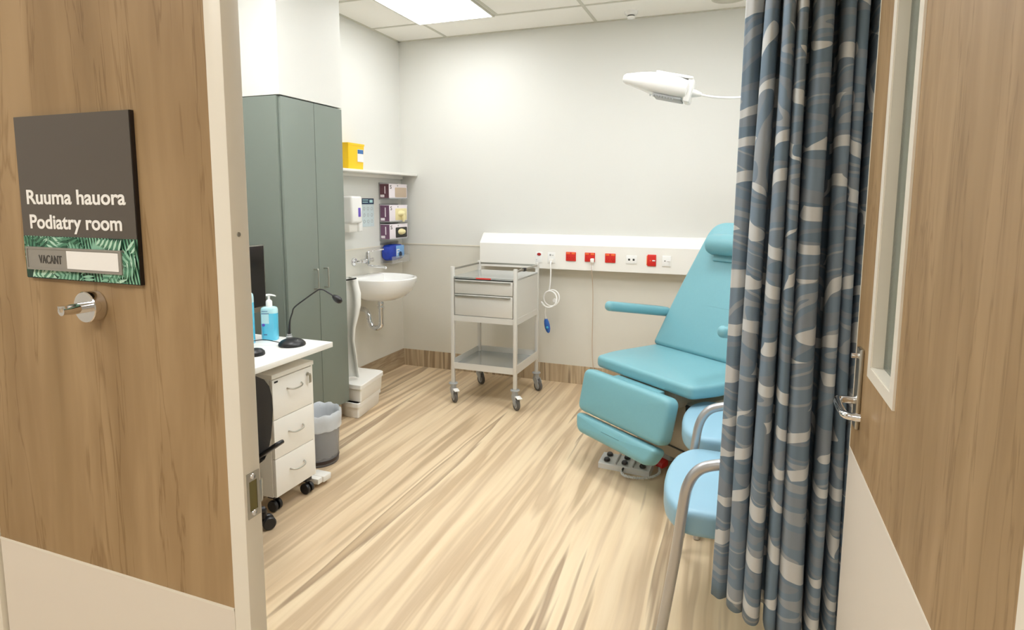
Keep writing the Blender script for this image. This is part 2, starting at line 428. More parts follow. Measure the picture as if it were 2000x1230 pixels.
# ceiling fittings
m = MB(); m.lathe([(.0, ZC), (.045, ZC), (.044, ZC - .012), (.036, ZC - .022), (.026, ZC - .026)], Matrix.Translation((-.755, 4.27, 0)))
t = Thing('smoke_detector', 'small round white smoke detector on the ceiling near the back wall', 'smoke detector', (-.755, 4.27, ZC - .04), world=True)
t.part('base', m, 'whiteg')
m = MB(); m.lathe([(.024, ZC - .025), (.024, ZC - .033)], Matrix.Translation((-.755, 4.27, 0))); t.part('vent_ring', m, 'dark')
m = MB(); m.lathe([(.026, ZC - .033), (.030, ZC - .038), (.022, ZC - .046), (0, ZC - .048)], Matrix.Translation((-.755, 4.27, 0))); t.part('cap', m, 'whiteg')
m = MB(); m.lathe([(.0, ZC), (.11, ZC), (.108, ZC - .006), (.095, ZC - .009), (.09, ZC - .004), (0, ZC - .004)], Matrix.Translation((-.13, 4.19, 0)), 40)
solo('ceiling_speaker', m, 'grid', 'round flat ceiling speaker beside the curtain top', 'speaker', (-.13, 4.19, ZC - .01))
# ------------------------------------------------------------------ left fixed leaf (structure) with sign, hook and strike
LY = .600
lf = MB(); lf.use('wood').box(-1.146, -.637, LY, .628, .832, HEAD - .004)
lf.use('kick').box(-1.146, -.637, LY - .0006, .628, .006, .832)
d2 = struct('door_2', lf, smooth=0)
build('door_edge', MB().box(-.637, -.609, LY - .0006, .6295, .006, HEAD - .004, .0012), 'frame', parent=d2)
build('door_edge', MB().box(-1.146, -.637, LY - .0016, LY, .830, .8335), 'frame', parent=d2, smooth=0)
sp = MB()
O = frame_m((-.609, 0, 0), (0, 1, 0), (0, 0, 1), (1, 0, 0))
sp.box(-.609, -.6078, .604, .6265, .967, .977); sp.box(-.609, -.6078, .604, .6265, 1.019, 1.031)
sp.box(-.609, -.6078, .604, .6075, .977, 1.019); sp.box(-.609, -.6078, .6215, .6265, .977, 1.019)
sp.rings([[( -.609 + dx * 1.0, y, z) for z, _ in ((.982, 0), (.990, 0), (1.006, 0), (1.014, 0))] for dx, y in ((.0008, .6265), (.0005, .631), (-.003, .636), (-.006, .638))], closed=False)
strike = build('strike_plate', sp, 'steel', parent=d2)
build('strike_opening', MB().box(-.6092, -.6086, .6075, .6215, .977, 1.019), 'olive', parent=strike, smooth=0)
for z in (.973, 1.025):
    build('screw', MB().lathe([(0, 0), (.0042, 0), (.0038, .0008), (0, .0009)], frame_m((-.6078, .6145, z), (0, 1, 0), (0, 0, 1), (1, 0, 0)), 16), 'chrome', parent=strike)
build('screw', MB().lathe([(0, 0), (.0032, 0), (.003, .0008), (0, .0009)], frame_m((-.609, .6115, 1.355), (0, 1, 0), (0, 0, 1), (1, 0, 0)), 16), 'steel', parent=d2)
# sign board
SX0, SX1, SZ0, SZ1 = -1.0170, -.7775, 1.2805, 1.5195
t = Thing('door_sign', 'square charcoal room sign with white lettering and a fern leaf band', 'sign', (-.8975, LY, SZ0), world=True)
m = MB(); m.box(SX0, SX1, LY - .006, LY, SZ0, SZ1); t.part('backing_board', near(m), 'signedge', smooth=0)
m = MB(); m.box(SX0, SX1 - .0012, LY - .0068, LY - .006, 1.3445, SZ1); t.part('face_panel', near(m), 'sign', smooth=0)
m = MB(); m.box(SX0, SX1 - .0012, LY - .0068, LY - .006, SZ0 + .001, 1.3445); t.part('leaf_band', near(m), 'leaf', smooth=0)
lfc = {'leaf_a': 0, 'leaf_b': 1, 'leaf_c': 2}
m = MB(); rng = random.Random(3)
def leaflet(u, v, a, L, wd_, mat_):
    pts = []
    for k in range(7):
        q = k / 6; pts.append((q * L, math.sin(PI * min(1, q * 1.02)) * wd_ * .5))
    poly = pts + [(x, -y) for x, y in reversed(pts[1:-1])]
    out = []
    for x, y in poly:
        xx = u + x * math.cos(a) - y * math.sin(a); zz = v + x * math.sin(a) + y * math.cos(a)
        out.append((min(max(xx, SX0 + .0005), SX1 - .0018), min(max(zz, SZ0 + .0018), 1.3438)))
    m.use(mat_); f_ = m.bm.faces.new([m.bm.verts.new((x, LY - .00685 - layer[0] * .000012, z)) for x, z in out]); f_.material_index = m.mi
layer = [0]
for k in range(30):
    bu = SX0 + (SX1 - SX0) * (k + rng.random()) / 30; bv = rng.uniform(SZ0 - .01, 1.35); a0 = rng.uniform(0, 2 * PI)
    mats_ = rng.choice((('leaf_a', 'leaf_b'), ('leaf_b', 'leaf_c'), ('leaf_a', 'leaf_a'), ('leaf_d', 'leaf_b')))
    for i in range(11):
        layer[0] += 1
        q = i / 11 * .045; pu, pv = bu + math.cos(a0) * q, bv + math.sin(a0) * q
        for sd in (-1, 1): leaflet(pu, pv, a0 + sd * (1.15 - i * .05), .026 - i * .0012, .0042, mats_[i % 2])
t.part('leaf_print', near(m), smooth=0)
SM = frame_m((0, LY - .0069, 0), (1, 0, 0), (0, 0, 1), (0, -1, 0))
m = MB(); text_into(m, 'Ruuma hauora', -1.0015, 1.3915, .207, .0215, SM, .022)
text_into(m, 'Podiatry room', -.9985, 1.3490, .1935, .0275, SM, .022)
t.part('lettering', near(m), 'inkwhite', smooth=0)
sl = MB(); sl.box(-1.006, -.8045, LY - .0125, LY - .0068, 1.3255, 1.3285); sl.box(-1.006, -.8045, LY - .0125, LY - .0068, 1.2945, 1.2975)
sl.box(-1.006, -1.003, LY - .0125, LY - .0068, 1.2975, 1.3255); sl.box(-.8085, -.8045, LY - .0125, LY - .0068, 1.2975, 1.3255)
sl.box(-1.003, -.8085, LY - .0116, LY - .0068, 1.2975, 1.3255)
slo = t.part('status_slider', near(sl), 'slide', smooth=0)
m = MB(); text_into(m, 'VACANT', -.978, 1.3045, .050, .0125, frame_m((0, LY - .0117, 0), (1, 0, 0), (0, 0, 1), (0, -1, 0)), .004)
t.part('lettering', near(m), 'inkdark', parent=slo, smooth=0)
t.part('blank_tab', near(MB().box(-.917, -.811, LY - .0121, LY - .0116, 1.2985, 1.3245)), 'inkwhite', parent=slo, smooth=0)
# coat hook
hx, hz = -.869, 1.2465
t = Thing('coat_hook', 'round chrome coat hook below the room sign', 'hook', (hx, LY, hz), world=True)
HM = frame_m((hx, LY, hz), (1, 0, 0), (0, 0, 1), (0, -1, 0))
m = MB(); m.lathe([(0, 0), (.0215, 0), (.0225, .001), (.0225, .0165), (.0215, .0178), (0, .0178)], HM, 48); t.part('rosette', m, 'chrome')
m = MB(); m.lathe([(0, .017), (.0075, .017), (.0075, .036), (.0068, .044), (.0068, .0495), (0, .0498)], HM, 24)
m.tube([(hx, LY - .045, hz), (hx, LY - .0465, hz + .005), (hx, LY - .0465, hz + .007)], .0062, 16)
t.part('peg', m, 'chrome')
# ------------------------------------------------------------------ open door, right
DX = .262
DY0, DY1 = .669, 1.560
wy0, wy1, wz0, wz1 = 1.204, 1.376, 1.066, 1.93
d = MB().use('wood')
for q in ((DY0, wy0, .832, HEAD - .006), (wy1, DY1 - .006, .832, HEAD - .006), (wy0, wy1, .832, wz0), (wy0, wy1, wz1, HEAD - .006)):
    d.box(DX, DX + .042, *q)
d.use('kick').box(DX - .0006, DX + .0426, DY0, DY1 - .006, .006, .832)
d1 = struct('door_1', d, smooth=0)
build('door_edge', MB().box(DX - .0006, DX + .0426, DY1 - .006, DY1, .006, HEAD - .006), 'frame', parent=d1, smooth=0)
build('door_edge', MB().box(DX - .0006, DX + .0426, DY0 - .05, DY0, .006, HEAD - .006), 'frame', parent=d1, smooth=0)
build('door_edge', MB().box(DX - .0014, DX, DY0, DY1 - .006, .830, .8335), 'frame', parent=d1, smooth=0)
wf = MB()
oy0, oy1, oz0, oz1 = 1.176, 1.402, 1.043, 1.953
for X0, X1 in ((DX - .004, DX + .001), (DX + .041, DX + .046)):
    wf.box(X0, X1, oy0, wy0, oz0, oz1); wf.box(X0, X1, wy1, oy1, oz0, oz1); wf.box(X0, X1, wy0, wy1, oz0, wz0); wf.box(X0, X1, wy0, wy1, wz1, oz1)
for q in ((wy0 - .0005, wy0 + .002, wz0, wz1), (wy1 - .002, wy1 + .0005, wz0, wz1), (wy0, wy1, wz0 - .0005, wz0 + .002), (wy0, wy1, wz1 - .002, wz1 + .0005)):
    wf.box(DX - .002, DX + .044, *q)
wfo = build('window_frame', wf, 'frame', parent=d1, smooth=0)
build('pane', MB().box(DX + .019, DX + .024, wy0 + .002, wy1 - .002, wz0 + .002, wz1 - .002), 'window', parent=wfo, smooth=0)
hp = MB().box(DX - .009, DX, 1.462, 1.500, .905, 1.083, .002)
ho = build('door_handle', hp, 'steel', parent=d1)
m = MB(); m.tube([(DX - .005, 1.492, .962), (DX - .032, 1.492, .962), (DX - .042, 1.484, .962), (DX - .045, 1.460, .961), (DX - .043, 1.400, .959), (DX - .034, 1.384, .959), (DX - .014, 1.380, .959)], .0085, 14, 5)
build('lever', m, 'chrome', parent=ho)
build('thumb_turn', MB().tube([(DX - .008, 1.480, 1.066), (DX - .022, 1.480, 1.066)], .006, 12), 'chrome', parent=ho)
# ------------------------------------------------------------------ tall cabinet
t = Thing('tall_cabinet', 'tall sage grey two door cabinet under the white bulkhead', 'cabinet', (XL, CY0, 0), world=True)
m = MB(); m.box(XL + .004, CX - .02, CY0, CY1, .132, CZ)
t.part('body', m, 'cab', smooth=0)
m = MB(); m.box(XL + .004, CX - .06, CY0 + .004, CY1 - .004, 0, .132); t.part('plinth', m, 'skirt_back', smooth=0)
mid = (CY0 + CY1) / 2 + .01
for y0, y1, hy in ((CY0 + .012, mid - .002, mid - .045), (mid + .002, CY1 - .002, mid + .045)):
    dd = t.part('door', MB().box(CX - .019, CX, y0, y1, .134, CZ - .003, .001), 'cab')
    m = MB(); m.tube([(CX - .002, hy, 1.003), (CX + .022, hy, 1.003), (CX + .030, hy, .995), (CX + .030, hy, .90), (CX + .022, hy, .893), (CX - .002, hy, .893)], .0045, 10, 4)
    t.part('handle', m, 'steel', parent=dd)
# ------------------------------------------------------------------ desk
t = Thing('desk', 'white laminate desk against the left wall', 'desk', (-2.2, 1.6, 0), world=True)
t.part('desktop', MB().box(XL + .01, -1.812, .95, 2.372, .697, .722, .0015), 'white')
for y in (1.02, 2.36):
    m = MB(); m.box(-2.55, -1.872, y - .055, y - .005, .018, .046, .004); m.box(-2.30, -2.20, y - .045, y - .015, .046, .697, .003); m.box(-2.55, -1.90, y - .045, y - .015, .67, .697)
    m.use('white')
    lo = t.part('leg', m, 'white')
t.part('foot', MB().box(-1.95, -1.862, 2.335, 2.395, .018, .05, .006), 'white')
# pedestal
PX, PY0, PY1 = -1.872, 2.025, 2.292
t = Thing('drawer_pedestal', 'white three drawer mobile pedestal under the desk end', 'drawer unit', (-2.1, 2.15, 0), world=True)
m = MB(); m.box(-2.42, PX - .02, PY0, PY1, .082, .625, .001); m.box(-2.425, PX + .004, PY0 - .004, PY1 + .004, .625, .645, .0015)
m.box(PX - .02, PX - .003, PY1 - .008, PY1 + .003, .082, .625)
t.part('body', m, 'white')
zs = [.085, .262, .440, .622]
for k in range(3):
    z0, z1 = zs[k], zs[k + 1] - .003
    dr = t.part('drawer', MB().box(PX - .019, PX, PY0 + .002, PY1 - .010, z0, z1, .001), 'white')
    hy, hzz = (PY0 + PY1) / 2 + .005, (z0 + z1) / 2 + .012 + (.02 if k == 2 else 0)
    m = MB(); m.tube([(PX, hy - .048, hzz), (PX + .014, hy - .040, hzz - .004), (PX + .022, hy - .02, hzz - .008), (PX + .022, hy + .02, hzz - .008), (PX + .014, hy + .040, hzz - .004), (PX, hy + .048, hzz)], .0036, 10, 4)
    t.part('handle', m, 'steel', parent=dr)
lk = t.part('lock', MB().lathe([(0, 0), (.009, 0), (.0085, .004), (0, .005)], frame_m((PX, PY1 - .038, .590), (0, 1, 0), UP, (1, 0, 0)), 20), 'steel')
m = MB(); m.box(PX + .004, PX + .022, PY1 - .040, PY1 - .037, .584, .594); m.box(PX + .016, PX + .018, PY1 - .047, PY1 - .030, .550, .586)
t.part('key', m, 'steel', parent=lk, smooth=0)
t.part('badge', MB().box(PX, PX + .001, PY0 + .014, PY0 + .036, .604, .612), 'black', smooth=0)
for x, y in ((-1.90, PY1 - .04), (-1.925, PY0 + .04), (-2.38, PY1 - .04), (-2.38, PY0 + .04)):
    m = MB(); m.box(x - .02, x + .02, y - .018, y + .018, .062, .082, .002)
    for dy in (-.014, .014):
        m.lathe([(0, -.008), (.024, -.008), (.026, -.005), (.026, .005), (.024, .008), (0, .008)], frame_m((x + .006, y + dy, .027), (1, 0, 0), UP, (0, -1, 0)), 24)
    t.part('castor', m, 'black')
# ------------------------------------------------------------------ things on the desk
DZ = .722
t = Thing('desk_microphone', 'black gooseneck microphone on the end of the white desk', 'microphone', (-1.945, 2.245, DZ), world=True)
m = MB(); m.lathe([(0, 0), (.060, 0), (.062, .004), (.060, .012), (.050, .022), (.034, .030), (.018, .034), (0, .035)], Matrix.Translation((-1.945, 2.245, DZ)), 40)
base = t.part('base', m, 'black')
t.part('button', MB().lathe([(0, 0), (.007, 0), (.006, .003), (0, .0035)], Matrix.Translation((-1.915, 2.243, DZ + .0265)), 16), 'whiteg', parent=base)
m = MB(); m.lathe([(0, 0), (.014, 0), (.014, .008), (.011, .012), (.011, .02), (0, .021)], Matrix.Translation((-1.968, 2.255, DZ + .030)), 20); t.part('collar', m, 'greyplastic')
m = MB(); m.tube([(-1.968, 2.255, .770), (-1.967, 2.256, .80), (-1.963, 2.258, .838), (-1.950, 2.26, .872), (-1.936, 2.26, .90), (-1.870, 2.26, .945), (-1.802, 2.26, .988), (-1.785, 2.26, .993), (-1.768, 2.26, .992), (-1.735, 2.26, .978), (-1.716, 2.26, .967)],
                    lambda q: .0078 - .0105 * min(q, .22) / .22 * .42 if q < .22 else .0034, 12, 4); t.part('gooseneck', m, 'black')
m = MB()
dirv = Vector((.045, 0, -.026)).normalized(); n2 = Vector((0, 1, 0)); n1 = n2.cross(dirv)
m.lathe([(0, -.004), (.006, -.004), (.011, .004), (.0155, .016), (.0165, .028), (.014, .040), (.008, .047), (0, .049)], frame_m((-1.714, 2.26, .966), n1, n2, dirv), 24)
t.part('foam_head', m, 'black')
m = MB(); m.tube([(-1.995, 2.225, DZ + .012), (-2.02, 2.21, DZ + .02), (-2.06, 2.19, DZ + .028), (-2.10, 2.16, DZ + .024), (-2.15, 2.12, DZ + .010), (-2.25, 2.05, DZ + .004), (-2.4, 1.9, DZ + .003)], .0022, 8, 5)
t.part('cable', m, 'black')
def bottle(name, label, loc, w, dpt, h, pump, rz):
    t = Thing(name, label, 'bottle', loc, rz)
    ol = rpoly([(-w / 2, -dpt / 2), (w / 2, -dpt / 2), (w / 2, dpt / 2), (-w / 2, dpt / 2)], dpt * .42)
    def rg(s, z): return [(p[0] * s, p[1] * s, z) for p in ol]
    m = MB(); m.rings([rg(.93, 0), rg(1, .004), rg(1, h * .80)]); bd = t.part('body', m, 'gelblue')
    m = MB(); m.rings([rg(1, h * .80), rg(1, h * .90), rg(.93, h * .955), rg(.72, h * .985), rg(.42, h)]); t.part('shoulder', m, 'gelpale')
    lb = MB(); lb.box(-w * .40, w * .06, -dpt / 2 - .0006, -dpt / 2 + .001, h * .50, h * .82); lb.mi = 0
    lo = t.part('label', lb, 'gelpale', parent=bd, smooth=0)
    return t, bd
t, bd = bottle('hand_sanitiser_bottle', 'blue hand sanitiser pump bottle on the desk beside the microphone', (-2.124, 2.302, DZ), .078, .046, .165, True, math.radians(22))
for q in ((-.030, .006, .130, .1335), (-.028, .000, .142, .1445), (-.022, -.006, .026, .031)):
    t.part('print_block', MB().box(q[0], q[1], -.0242, -.0232, q[2], q[3]), 'print', smooth=0)
t.part('round_mark', MB().lathe([(0, 0), (.007, 0), (.007, .0006), (0, .0006)], frame_m((-.022, -.0234, .076), (1, 0, 0), UP, (0, -1, 0)), 16), 'purple')
m = MB(); m.lathe([(0, .163), (.015, .163), (.015, .188), (.011, .195), (.006, .198), (.006, .215), (0, .215)], None, 20); pu = t.part('pump', m, 'whiteg')
m = MB(); m.tube([(-.012, 0, .218), (.004, 0, .220), (.024, -.004, .218), (.036, -.008, .215)], lambda q: .0062 - .003 * q, 10, 3); t.part('nozzle', m, 'whiteg', parent=pu)
t, bd = bottle('lotion_bottle', 'tall blue bottle with a mint cap between the door edge and the pump bottle', (-2.166, 2.205, DZ), .058, .05, .245, False, math.radians(22))
m = MB(); m.lathe([(0, .244), (.015, .244), (.015, .258), (.017, .262), (.017, .268), (0, .269)], None, 20); t.part('cap', m, 'mint')
t.part('label', MB().box(.0105, .026, -.0262, -.0252, .078, .110), 'navy', smooth=0)
m = MB(); m.lathe([(0, 0), (.036, 0), (.038, .004), (.036, .016), (.026, .026), (.012, .030), (0, .031)], Matrix.Translation((-1.968, 2.040, DZ)), 32, sx=1, sy=1.1)
solo('computer_mouse', m, 'black', 'black rounded computer mouse on the desk beside the door edge', 'mouse', (-1.968, 2.040, DZ))
# monitor
t = Thing('computer_monitor', 'black computer monitor with a thin silver frame on the desk', 'monitor', (-2.38, 2.2, DZ), world=True)
m = MB(); m.box(-2.365, -2.340, 1.955, 2.520, .815, 1.165, .003); t.part('frame', m, 'steel')
t.part('screen', MB().box(-2.3402, -2.3385, 1.960, 2.512, .842, 1.160), 'screen', smooth=0)
m = MB(); m.box(-2.40, -2.365, 2.19, 2.28, DZ + .012, .98, .004); m.box(-2.47, -2.29, 2.12, 2.35, DZ, DZ + .012, .004); t.part('stand', m, 'greyplastic')
# ------------------------------------------------------------------ office chair (mostly behind the door edge)
t = Thing('office_chair', 'black mesh office chair on castors at the desk behind the door edge', 'chair', (-2.01, 1.67, 0), 0)
m = MB(); m.pad(rpoly([(-.24, -.235), (.22, -.235), (.22, .235), (-.24, .235)], .08), .06, .022, Matrix.Translation((0, 0, .43)), crown=.006); t.part('seat', m, 'mesh')
m = MB(); m.lathe([(0, .085), (.032, .085), (.03, .12), (.022, .14), (.022, .36), (0, .36)], None, 20); m.box(-.10, .10, -.07, .07, .36, .432, .008); t.part('gas_column', m, 'black')
angs = [math.atan2(.28, .18) + k * 2 * PI / 5 for k in range(5)]
for a in angs:
    ca, sa = math.cos(a), math.sin(a)
    m = MB(); m.tube([(ca * .02, sa * .02, .115), (ca * .15, sa * .15, .11), (ca * .30, sa * .30, .085)], lambda q: .026 - .008 * q, 12, 3, flat=.8)
    bl = t.part('base_leg', m, 'black')
    m = MB(); m.lathe([(0, 0), (.011, 0), (.011, .04), (0, .04)], Matrix.Translation((ca * .30, sa * .30, .05)), 12)
    for o_ in (-.016, .016):
        m.lathe([(0, -.011), (.024, -.011), (.028, -.006), (.028, .006), (.024, .011), (0, .011)], frame_m((ca * .315 - sa * o_, sa * .315 + ca * o_, .0285), (ca, sa, 0), UP, (sa, -ca, 0)), 24)
    t.part('castor', m, 'black', parent=bl)
def backm(y, z): return (.235 + .05 * (1 - (y / .24) ** 2) + (z - .5) * .10, y, z)
ys = []
prof = [(.37, .150), (.39, .175), (.44, .198), (.50, .205), (.56, .205), (.62, .192), (.67, .165), (.71, .125), (.74, .07)]
front = []; 
m = MB()
rs = []
for z, hw in prof:
    row = [backm(-hw + 2 * hw * k / 12, z) for k in range(13)]
    rs.append([Vector(p) for p in row] + [Vector(p) + Vector((.022, 0, 0)) for p in reversed(row)])
m.rings(rs); t.part('backrest', m, 'mesh')
m = MB(); m.tube([(.02, 0, .40), (.16, 0, .385), (.27, 0, .42), (.315, 0, .50), (.322, 0, .57)], .016, 12, 4); t.part('back_support', m, 'black')
m = MB(); m.tube([(.05, .18, .41), (.16, .235, .36), (.26, .150, .375), (.285, .13, .39)], .010, 10, 4); ar = t.part('armrest_post', m, 'black')
PV = Vector((.118, .0, .082)).normalized(); PN = Vector((-.082, 0, .118)).normalized()
m = MB(); m.pad(rpoly([(-.01, -.028), (.135, -.024), (.135, .024), (-.01, .028)], .02), .016, .006, frame_m((.274, .130, .384), PV, (0, 1, 0), PN)); t.part('armrest_pad', m, 'black', parent=ar)
m = MB(); m.tube([(.06, .10, .40), (.10, .22, .395), (.11, .25, .39)], .005, 8); m.box(.09, .13, .235, .262, .375, .40, .003); t.part('tilt_lever', m, 'black')
# ------------------------------------------------------------------ waste bin
bx, by = -2.085, 2.575
t = Thing('waste_bin', 'smoky round waste bin with a white liner beside the pedestal', 'bin', (bx, by, 0))
m = MB(); m.lathe([(.0, .001), (.104, .001), (.108, .004), (.120, .266), (.123, .270), (.118, .270), (.104, .008), (0, .008)], None, 40, cap=False); t.part('bucket', m, 'bin')
m = MB(); m.lathe([(0, .0), (.106, .0), (.1115, .032), (.1095, .032), (.104, .004), (0, .004)], None, 40, cap=False); t.part('bin_base', m, 'binbase')
m = MB(); n = 60; rs = []
for r, z, am in ((.100, .04, .004), (.108, .17, .004), (.112, .25, .003), (.117, .278, .005), (.122, .283, .005), (.1285, .270, .003), (.1285, .245, .002), (.127, .225, .002), (.1255, .208, .003), (.1265, .200, .003), (.1245, .193, .002)):
    rs.append([((r + am * math.sin(k * 1.9 + z * 40) * math.cos(k * .8)) * math.cos(2 * PI * k / n), (r + am * math.sin(k * 1.9 + z * 40) * math.cos(k * .8)) * math.sin(2 * PI * k / n), z + am * .9 * math.sin(k * 1.3)) for k in range(n)])
m.rings(rs, cap=False); t.part('liner', m, 'liner', smooth=60)
# ------------------------------------------------------------------ basin, tap, trap
BYc, BZ = 3.80, .842
t = Thing('wash_basin', 'white ceramic wall basin beside the tall cabinet', 'sink', (XL, BYc, .6), world=True)
m = MB(); n = 56
def bring(sc, z, inner=False, dx=0.0):
    pts = []
    for k in range(n):
        a = 2 * PI * k / n
        x = math.cos(a); y = math.sin(a)
        px = (.30 * x if x > 0 else .17 * max(-1, x * 1.25)) * sc + dx; py = (.245 if x > 0 else .245 * (1 - .0 * x)) * y * sc
        pts.append((max(XL + .006, XL + .17 + px), BYc + py, z))
    return pts
m.rings([bring(.30, .668), bring(.50, .676), bring(.72, .705), bring(.88, .750), bring(.97, .800), bring(1.0, .828), bring(1.0, .838), bring(.975, BZ), bring(.93, BZ), bring(.90, BZ - .006, dx=.003), bring(.84, .800, dx=.012), bring(.70, .760, dx=.03), bring(.45, .735, dx=.04), bring(.12, .728, dx=.04)], cap=True)
m.box(XL + .003, XL + .11, BYc - .19, BYc + .19, .70, BZ + .002, .02, 4)
t.part('bowl', m, 'ceramic')
t.part('waste_fitting', MB().lathe([(0, .727), (.024, .727), (.022, .732), (0, .732)], Matrix.Translation((XL + .215, BYc, 0)), 20), 'chrome')
t = Thing('basin_trap', 'chrome bottle trap and pipe under the wash basin', 'pipe', (XL, 3.74, .45), world=True)
ty = 3.74
m = MB(); m.tube([(-2.425, ty, .672), (-2.425, ty, .53), (-2.43, ty, .49), (-2.46, ty, .468), (-2.50, ty, .478), (-2.52, ty, .515), (-2.53, ty, .56), (-2.56, ty + .01, .59), (-2.60, ty + .02, .597), (XL + .004, ty + .03, .597)], .0185, 16, 6); t.part('pipe', m, 'chrome')
for z in (.655, .625): t.part('nut', MB().lathe([(0, z - .010), (.023, z - .010), (.0245, z), (.023, z + .010), (0, z + .010)], Matrix.Translation((-2.425, ty, 0)), 24), 'chrome')
t.part('nut', MB().lathe([(0, -.010), (.0225, -.010), (.0225, .010), (0, .010)], frame_m((-2.522, ty, .52), (0, 1, 0), Vector((.30, 0, .95)).cross(Vector((0, 1, 0))).normalized(), Vector((-.20, 0, .98)).normalized()), 24), 'chrome')
t.part('wall_flange', MB().lathe([(0, 0), (.034, 0), (.034, .004), (.022, .010), (0, .010)], frame_m((XL + .003, ty + .03, .597), (0, 1, 0), UP, (1, 0, 0)), 24), 'chrome')
ty = 3.83; tz = .952
t = Thing('wall_tap', 'chrome wall mounted mixer tap over the basin', 'tap', (XL, ty, tz), world=True)
m = MB()
m.tube([(XL + .062, ty - .07, tz), (XL + .062, ty + .07, tz)], .016, 16)
m.lathe([(0, -.024), (.019, -.024), (.020, .03), (.016, .045), (.014, .062), (0, .064)], Matrix.Translation((XL + .066, ty, tz)), 20)
t.part('mixer_body', m, 'chrome')
for s in (-1, 1):
    m = MB(); m.tube([(XL + .01, ty + s * .085, tz - .004), (XL + .035, ty + s * .085, tz - .002), (XL + .06, ty + s * .068, tz)], .010, 12, 4)
    m.lathe([(0, 0), (.030, 0), (.029, .008), (.012, .014), (0, .014)], frame_m((XL + .003, ty + s * .085, tz - .004), (0, 1, 0), UP, (1, 0, 0)), 24)
    t.part('inlet', m, 'chrome')
m = MB(); m.tube([(XL + .066, ty, tz - .02), (XL + .075, ty, tz - .034), (XL + .10, ty, tz - .040), (XL + .225, ty - .02, tz - .040), (XL + .232, ty - .021, tz - .046)], .0095, 14, 5); t.part('spout', m, 'chrome')
m = MB(); m.box(XL + .060, XL + .072, ty - .006, ty + .006, tz + .055, tz + .066); m.tube([(XL + .066, ty, tz + .066), (XL + .12, ty + .03, tz + .078), (XL + .17, ty + .06, tz + .084)], .0045, 10, 3); t.part('lever', m, 'chrome')
# ------------------------------------------------------------------ shelf & wall items by the basin
m = MB(); m.box(XL + .003, XL + .158, 3.145, YB - .003, 1.595, 1.612, .001); 
t = Thing('wall_shelf', 'white wall shelf over the basin holding the yellow container', 'shelf', (XL, 3.8, 1.595), world=True)
t.part('board', m, 'white'); t.part('mounting_rail', MB().box(XL + .003, XL + .020, 3.145, YB - .003, 1.570, 1.595, .001), 'white')
t = Thing('sharps_container', 'yellow sharps container on the white wall shelf', 'container', (-2.575, 3.622, 1.6125))
def tap4(hx0, hy0, hx1, hy1, z0, z1, r=.008):
    a = rpoly([(-hx0, -hy0), (hx0, -hy0), (hx0, hy0), (-hx0, hy0)], r, 3); b = rpoly([(-hx1, -hy1), (hx1, -hy1), (hx1, hy1), (-hx1, hy1)], r, 3)
    return [[(p[0], p[1], z0) for p in a], [(p[0], p[1], z1) for p in b]]
m = MB(); m.rings(tap4(.050, .088, .056, .096, 0, .165)); bo = t.part('body', m, 'yellow')
m = MB(); m.rings(tap4(.058, .099, .058, .101, .163, .176)); t.part('lid', m, 'yellow')
m = MB(); m.box(.0535, .0562, .012, .082, .052, .138); lb = t.part('label', m, 'label', parent=bo, smooth=0)
m = MB(); m.box(.0545, .0570, .014, .080, .108, .136); t.part('label_header', m, 'labelblue', parent=bo, smooth=0)
# soap dispenser
t = Thing('soap_dispenser', 'white wall soap dispenser with a purple push bar above the tap', 'dispenser', (XL, 3.655, 1.17), world=True)
m = MB(); m.box(XL, XL + .110, 3.590, 3.722, 1.235, 1.428, .018, 4); t.part('housing', m, 'whiteg')
m = MB(); m.box(XL + .002, XL + .080, 3.596, 3.700, 1.172, 1.236, .008, 3); t.part('drip_tray', m, 'white')
t.part('push_bar', MB().box(XL + .100, XL + .1125, 3.664, 3.694, 1.280, 1.345, .004), 'purple')
m = MB(); m.box(XL + .06, XL + .098, 3.690, 3.735, 1.175, 1.250, .006); t.part('nozzle', m, 'whiteg')
# hand washing poster
t = Thing('hand_washing_poster', 'small pale poster with a navy header beside the soap dispenser', 'poster', (XL, 3.945, 1.2), world=True)
t.part('sheet', MB().box(XL, XL + .0022, 3.866, 4.024, 1.199, 1.412), 'posterg', smooth=0)
t.part('header', MB().box(XL, XL + .0030, 3.866, 4.024, 1.368, 1.412), 'navy', smooth=0)
m = MB(); 
for k, z in enumerate((1.400, 1.384)): m.box(XL, XL + .0034, 3.876, 3.876 + (.075, .070)[k], z - .003, z + .003)
m.box(XL, XL + .0034, 3.966, 4.008, 1.380, 1.402)
t.part('header_print', m, 'gelpale', smooth=0)
for r_ in range(3):
    for c_ in range(3):
        m = MB(); m.lathe([(.010, 0), (.013, 0), (.013, .0006), (.010, .0006), (.010, 0)], frame_m((XL + .0022, 3.895 + c_ * .05, 1.335 - r_ * .048), (0, 1, 0), UP, (1, 0, 0)), 12, cap=False)
        t.part('pictogram', m, 'greyplastic')
